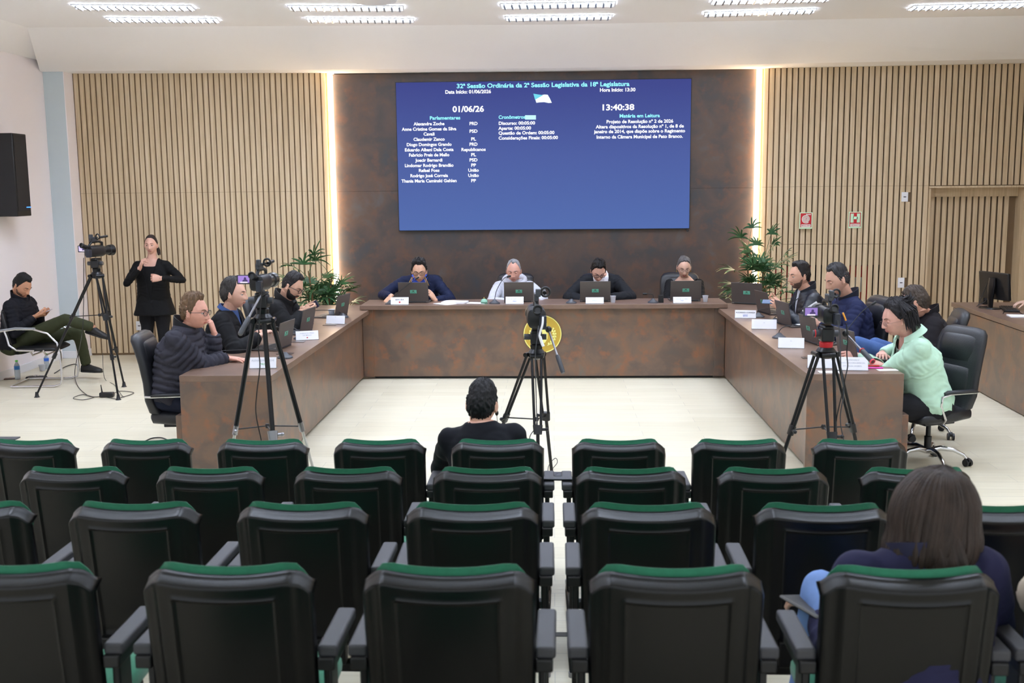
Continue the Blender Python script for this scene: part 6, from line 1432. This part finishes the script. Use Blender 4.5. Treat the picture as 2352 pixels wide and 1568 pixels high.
for k, (px, py, a, ti) in enumerate(((1868, 716, 60, -35), (1870, 750, 70, 25))):
    o = MB().box((0, 0, 0), (0.15, 0.002, 0.14), T=Matrix.Rotation(R(ti), 4, 'Y')).build('held_paper', M_PAPER, smooth=False, loc=at(px, py, 9.75)); o.rotation_euler = (R(8), 0, R(a - 60)); tag(o, ['white sheet standing above the hands of the navy jacket', 'white sheet hanging below the hands of the navy jacket'][k], 'paper')
p13 = person('person with brown hair, black jacket and jeans, turned away behind the woman in mint', at(2132, 732, 9.35), 82, lean=16, head=at(2104, 694, 9.30), hyaw=62, hpitch=22, s=1.12, hs=1.13,
             L_=at(2050, 805, 9.1), R_=at(2052, 800, 9.45), skin=(206, 150, 128), jacket=(32, 29, 33), l_hint=V3((0.3, -0.6, -1)), r_hint=V3((0.2, 0.6, -1)), bulk=1.2, sleeve=0.010, rough_j=0.5,
             knees=(at(2010, 792, 9.5), at(1968, 790, 9.0)), ankles=(V3((2.75, 9.5, 0.09)), V3((2.70, 9.0, 0.09))),
             hair=dict(col=(62, 50, 42), side=0.009, top=0.018, front=0.018, curl=0.005, seed=27, style='low'), collar=[dict(kind='stand', col=(32, 29, 33), h=0.045, gap=24, rx=0.076, ry=0.080, flare=0.012)], trousers=(74, 100, 152))
office_chair('office chair mostly hidden between the black jacket and the mint blazer', at(2118, 700, 9.55).xy.to_3d(), R(80), s=1.0)
def mess(root, HM, hm):
    rnd = random.Random(9); m = MB()
    for i in range(260):
        a = rnd.uniform(-1.7, 1.7) + PI; w = 0.098; P = []
        x0 = math.sin(a); y0 = math.cos(a); L = rnd.uniform(0.03, 0.13)
        for t in (0, .3, .6, 1):
            z = 0.115 - 0.02 * t - (L + 0.05) * t * 1.15; q = (0.45 + 0.75 * min(1, t * 1.6)); P.append(HM @ V3((w * x0 * q + rnd.uniform(-.014, .014), -0.012 + 0.108 * y0 * q * (1.0 if y0 < 0 else 0.75), z + 0.012)))
        m.tube(P, [0.002, 0.0055, 0.0045, 0.0012], 6)
    for i in range(40):
        a = rnd.uniform(2.0, 4.3); P = [HM @ V3((0.085 * math.sin(a) * k_, 0.10 * math.cos(a) * k_, z)) for k_, z in ((1.0, 0.0), (1.12, -0.06), (1.05, -0.12), (1.2 + rnd.uniform(-.1, .15), -0.17 - rnd.uniform(0, .04)))]; m.tube(P, [0.005, 0.006, 0.005, 0.0015], 6)
    m.build('hair_locks', hm, root)
p12 = person('woman in mint green blazer with dark tied-up hair at the right desk', at(2092, 784, 8.42), 93, lean=18, head=at(2060, 731, 8.40), hyaw=96, hpitch=14, s=1.10, hs=1.12,
             L_=onz(1972, 818, 0.865), R_=onz(2026, 812, 0.865), skin=(214, 162, 146), jacket=(186, 220, 196), shirt=(110, 116, 104), opening=(0.055, 0.36), l_hint=V3((0.25, -0.8, -0.7)), r_hint=V3((-0.2, 0.9, -0.5)), bulk=1.22, fem=0.8, lipcol=(192, 118, 116), sleeve=0.0, neckline=0.045,
             hair=dict(col=(30, 27, 31), side=0.020, top=0.034, front=0.020, curl=0.007, seed=31, style='f', back=0.03, more=[mess, bun((0.0, -0.095, 0.085), 0.048, 20, 6, 0.009, 0.4)]), specs=dict(col=(120, 100, 90), w=0.024, h=0.014, r=0.0010, p=2.6, z=-0.012),
             collar=[dict(kind='fold', col=(186, 220, 196), h=0.045, gap=48, rx=0.086, ry=0.092, flare=0.02)], trousers=(30, 30, 34),
             hand_l=dict(d=(-0.97, 0.1, 0.0), n=(0.0, 0.75, -0.6), curls=(26, 28, 32, 36), thumb=(25, 15)), hand_r=dict(d=(-0.3, -0.9, 0.0), n=(0, 0, -1), curls=(15, 18, 20, 22)))
office_chair('large black office chair with chrome base under the woman in mint', at(2146, 700, 8.5).xy.to_3d(), R(112), s=0.97)
# ---- interpreter
p2 = person('standing sign-language interpreter in black cardigan with dark ponytail', at(349, 600, 13.60), 182, lean=0, head=at(347.5, 562, 13.58), hyaw=184, hpitch=2, s=1.08, hs=1.02, legs='stand', torso_len=0.50,
            R_=at(322, 614, 13.34), L_=at(369, 639, 13.32), skin=(214, 166, 146), jacket=(16, 16, 18), shirt=(18, 18, 20), opening=(0.062, 0.5), fem=1.0, bulk=1.10, r_hint=V3((-1, 0.2, -1)), l_hint=V3((1, 0.3, -0.4)), coat=1.0, neckline=0.050, sleeve=-0.006, jc=0.012, lipcol=(176, 106, 98), lift=0.02,
            hair=dict(col=(40, 28, 25), side=0.006, top=0.010, front=0.008, curl=0.002, seed=33, style='f', more=[tail([(0.0, -0.10, 0.02), (-0.02, -0.13, -0.02), (-0.05, -0.11, -0.08), (-0.065, -0.09, -0.14)], 0.022)]),
            hand_r=dict(d=(0.45, -0.35, 0.8), n=(0.75, 0.45, -0.25), curls=(62, 66, 68, 70), thumb=(12, 10)), hand_l=dict(d=(-0.95, -0.2, 0.0), n=(-0.1, 0.9, -0.2), curls=(58, 62, 64, 66), thumb=(25, 15)), shoes=(18, 18, 20))
# ---- man at the left wall
p1 = person('bearded person in black vest and olive trousers looking at a phone by the left wall', at(46, 693, 12.25), -97, lean=10, head=at(50, 655, 12.22), hyaw=-104, hpitch=32, s=1.10, hs=1.13,
            R_=at(80, 727, 12.08), L_=at(92, 722, 12.25), skin=(196, 142, 112), jacket=(24, 25, 32), puff=0.006, r_hint=V3((-0.6, -0.5, -1)), l_hint=V3((-0.3, 0.6, -1)), bulk=1.08, legs='custom',
            knees=(at(150, 733, 12.08), at(180, 762, 12.4)), ankles=(at(214, 752, 12.22), at(199, 838, 12.52)), extra=dict(foot=(V3((0.95, -0.1, -0.28)), V3((1, -0.25, 0)))), trousers=(58, 62, 42), shoes=(26, 26, 28),
            hair=dict(col=(16, 15, 17), side=0.006, top=0.022, front=0.024, curl=0.003, seed=36, style='low'), beard=dict(col=(96, 70, 58), th=0.0015), collar=[dict(kind='stand', col=(24, 25, 32), h=0.06, gap=20, rx=0.078, ry=0.082, flare=0.016)],
            hand_r=dict(d=(0.85, 0.2, 0.25), n=(0.0, 0.3, 0.9), curls=(35, 38, 42, 46), thumb=(20, 20)), hand_l=dict(d=(0.9, -0.3, 0.1), n=(0, -0.5, 0.8), curls=(35, 38, 42, 46), thumb=(20, 20)))
o = thing('mobile_phone', 'pale phone in the hands of the man by the left wall', 'phone', at(105, 716, 12.14), R(10)); MB().box((0, 0, 0), (0.15, 0.075, 0.010), T=Matrix.Rotation(R(-22), 4, 'Y')).build('case', mat('phone_pale', (196, 186, 200), 0.3), o, bevel=0.004)
# ---- audience
p14 = person('person in black T-shirt with short dark hair seen from behind in the front row', at(1106, 993, 5.72), 0, lean=10, tilt=-4, head=at(1107, 927, 5.76), hyaw=-10, hpitch=6, hroll=3, s=1.05, hs=1.06,
             R_=V3((-0.18, 6.15, 0.52)), L_=V3((-0.60, 6.15, 0.52)), skin=(222, 170, 146), shirt=(20, 21, 28), neckline=0.004, l_hint=V3((-1, -0.2, -0.6)), r_hint=V3((1, -0.2, -0.8)), torso_len=0.45,
             hair=dict(col=(26, 24, 27), side=0.004, top=0.018, front=0.030, curl=0.006, seed=41, style='low', back=0.009), trousers=(30, 30, 36))
m = MB(); m.box((0, 0, 0), (0.008, 0.003, 0.022)); tt = m.build('tattoo', mat('tattoo_ink', (52, 56, 74), 0.6), p14['root']); tt.location = at(1095, 986, 5.645) - p14['base']
m = MB(); m.ell((0, 0, 0), (0.010, 0.014, 0.016)); m.tube([(0, 0, -0.01), (0.002, 0.01, -0.05), (-0.01, 0.03, -0.09)], 0.0018, 6); ea = m.build('earpiece', M_BLACK, p14['root']); ea.location = at(1141, 948, 5.77) - p14['base']
LONG = dict(n=230, ang=(0.75, 2 * PI - 0.95), len=0.165, vol=1.12, drift=(0.01, -0.02, 0))
LONG2 = dict(n=50, ang=(2.0, 2.9), len=0.25, vol=1.05, drift=(0.10, 0.02, -0.02))
p15 = person('woman with long brown hair, navy sweater and pale jeans seen from behind', at(2112, 1292, 3.02), 6, lean=6, head=at(2146, 1182, 3.06), lift=0.04, hyaw=-46, hpitch=8, hroll=4, s=1.06, hs=1.06,
             L_=at(1892, 1408, 3.36), R_=V3((1.35, 3.45, 1.0)), skin=(214, 172, 150), shirt=(40, 40, 70), neckline=0.010, l_hint=V3((-0.15, -0.5, -1)), r_hint=V3((0.3, -0.3, -1)), torso_len=0.46, sleeve=0.018, fem=1.0, bulk=1.1,
             knees=(V3((1.15, 3.50, 0.78)), at(1886, 1352, 3.42)), ankles=(V3((1.1, 3.42, 0.36)), at(1845, 1640, 3.42)), trousers=(124, 154, 210), legs='sit',
             hair=dict(col=(52, 40, 34), brow=(50, 38, 32), side=0.012, top=0.020, front=0.014, curl=0.003, seed=44, style='f', back=0.02, more=[locks(LONG, 4), locks(LONG2, 7, 'hair_ends')]), specs=dict(col=(176, 140, 90), w=0.026, h=0.018, r=0.0016, p=2.6),
             hand_l=dict(d=(-0.5, 0.8, 0.1), n=(0, 0, -1), curls=(20, 22, 25, 30)), collar=[dict(kind='stand', col=(36, 36, 64), h=0.03, gap=6, rx=0.078, ry=0.08)])
o = thing('tablet', 'dark grey tablet on the knee of the woman with long brown hair', 'tablet', at(1880, 1392, 3.36), R(24)); MB().box((0, 0, 0), (0.17, 0.20, 0.012), T=Matrix.Rotation(R(8), 4, 'Y')).build('case', mat('tablet_grey', (72, 70, 68), 0.5), o, bevel=0.006)
p16 = person('person in beige top and jeans at the right edge of the fourth row', V3((1.80, 3.06, 1.25)), 0, lean=4, s=1.06, L_=V3((1.66, 3.45, 0.95)), R_=V3((1.95, 3.45, 0.95)), skin=(214, 172, 150), shirt=(190, 176, 156), l_hint=V3((-1, -0.3, -0.8)), torso_len=0.46, sleeve=0.02, bulk=1.1,
             knees=(V3((1.90, 3.5, 0.78)), V3((1.66, 3.5, 0.78))), ankles=(V3((1.90, 3.45, 0.36)), V3((1.64, 3.45, 0.36))), trousers=(60, 84, 130), hair=dict(col=(60, 46, 38), seed=50))
p17 = person('person typing at the secretary desk, black sleeves and hands in view', V3((5.66, 11.35, 1.16)), 92, lean=8, s=1.06, L_=onz(2343, 709, 0.925), R_=at(2338, 697, 11.75), skin=(222, 184, 164), shirt=(18, 18, 20), l_hint=V3((0.3, -0.6, -1)), r_hint=V3((0.2, 0.6, -1)), sleeve=0.01,
             hair=dict(col=(40, 30, 28), seed=52), hand_l=dict(d=(-0.97, -0.1, -0.1), n=(0, 0, -1), curls=(16, 18, 20, 24)), hand_r=dict(d=(-0.95, 0.1, -0.2), n=(0, 0, -1), curls=(30, 34, 38, 40)))
seated_chair(p17, 'office chair of the typing person beyond the right edge', az=92)
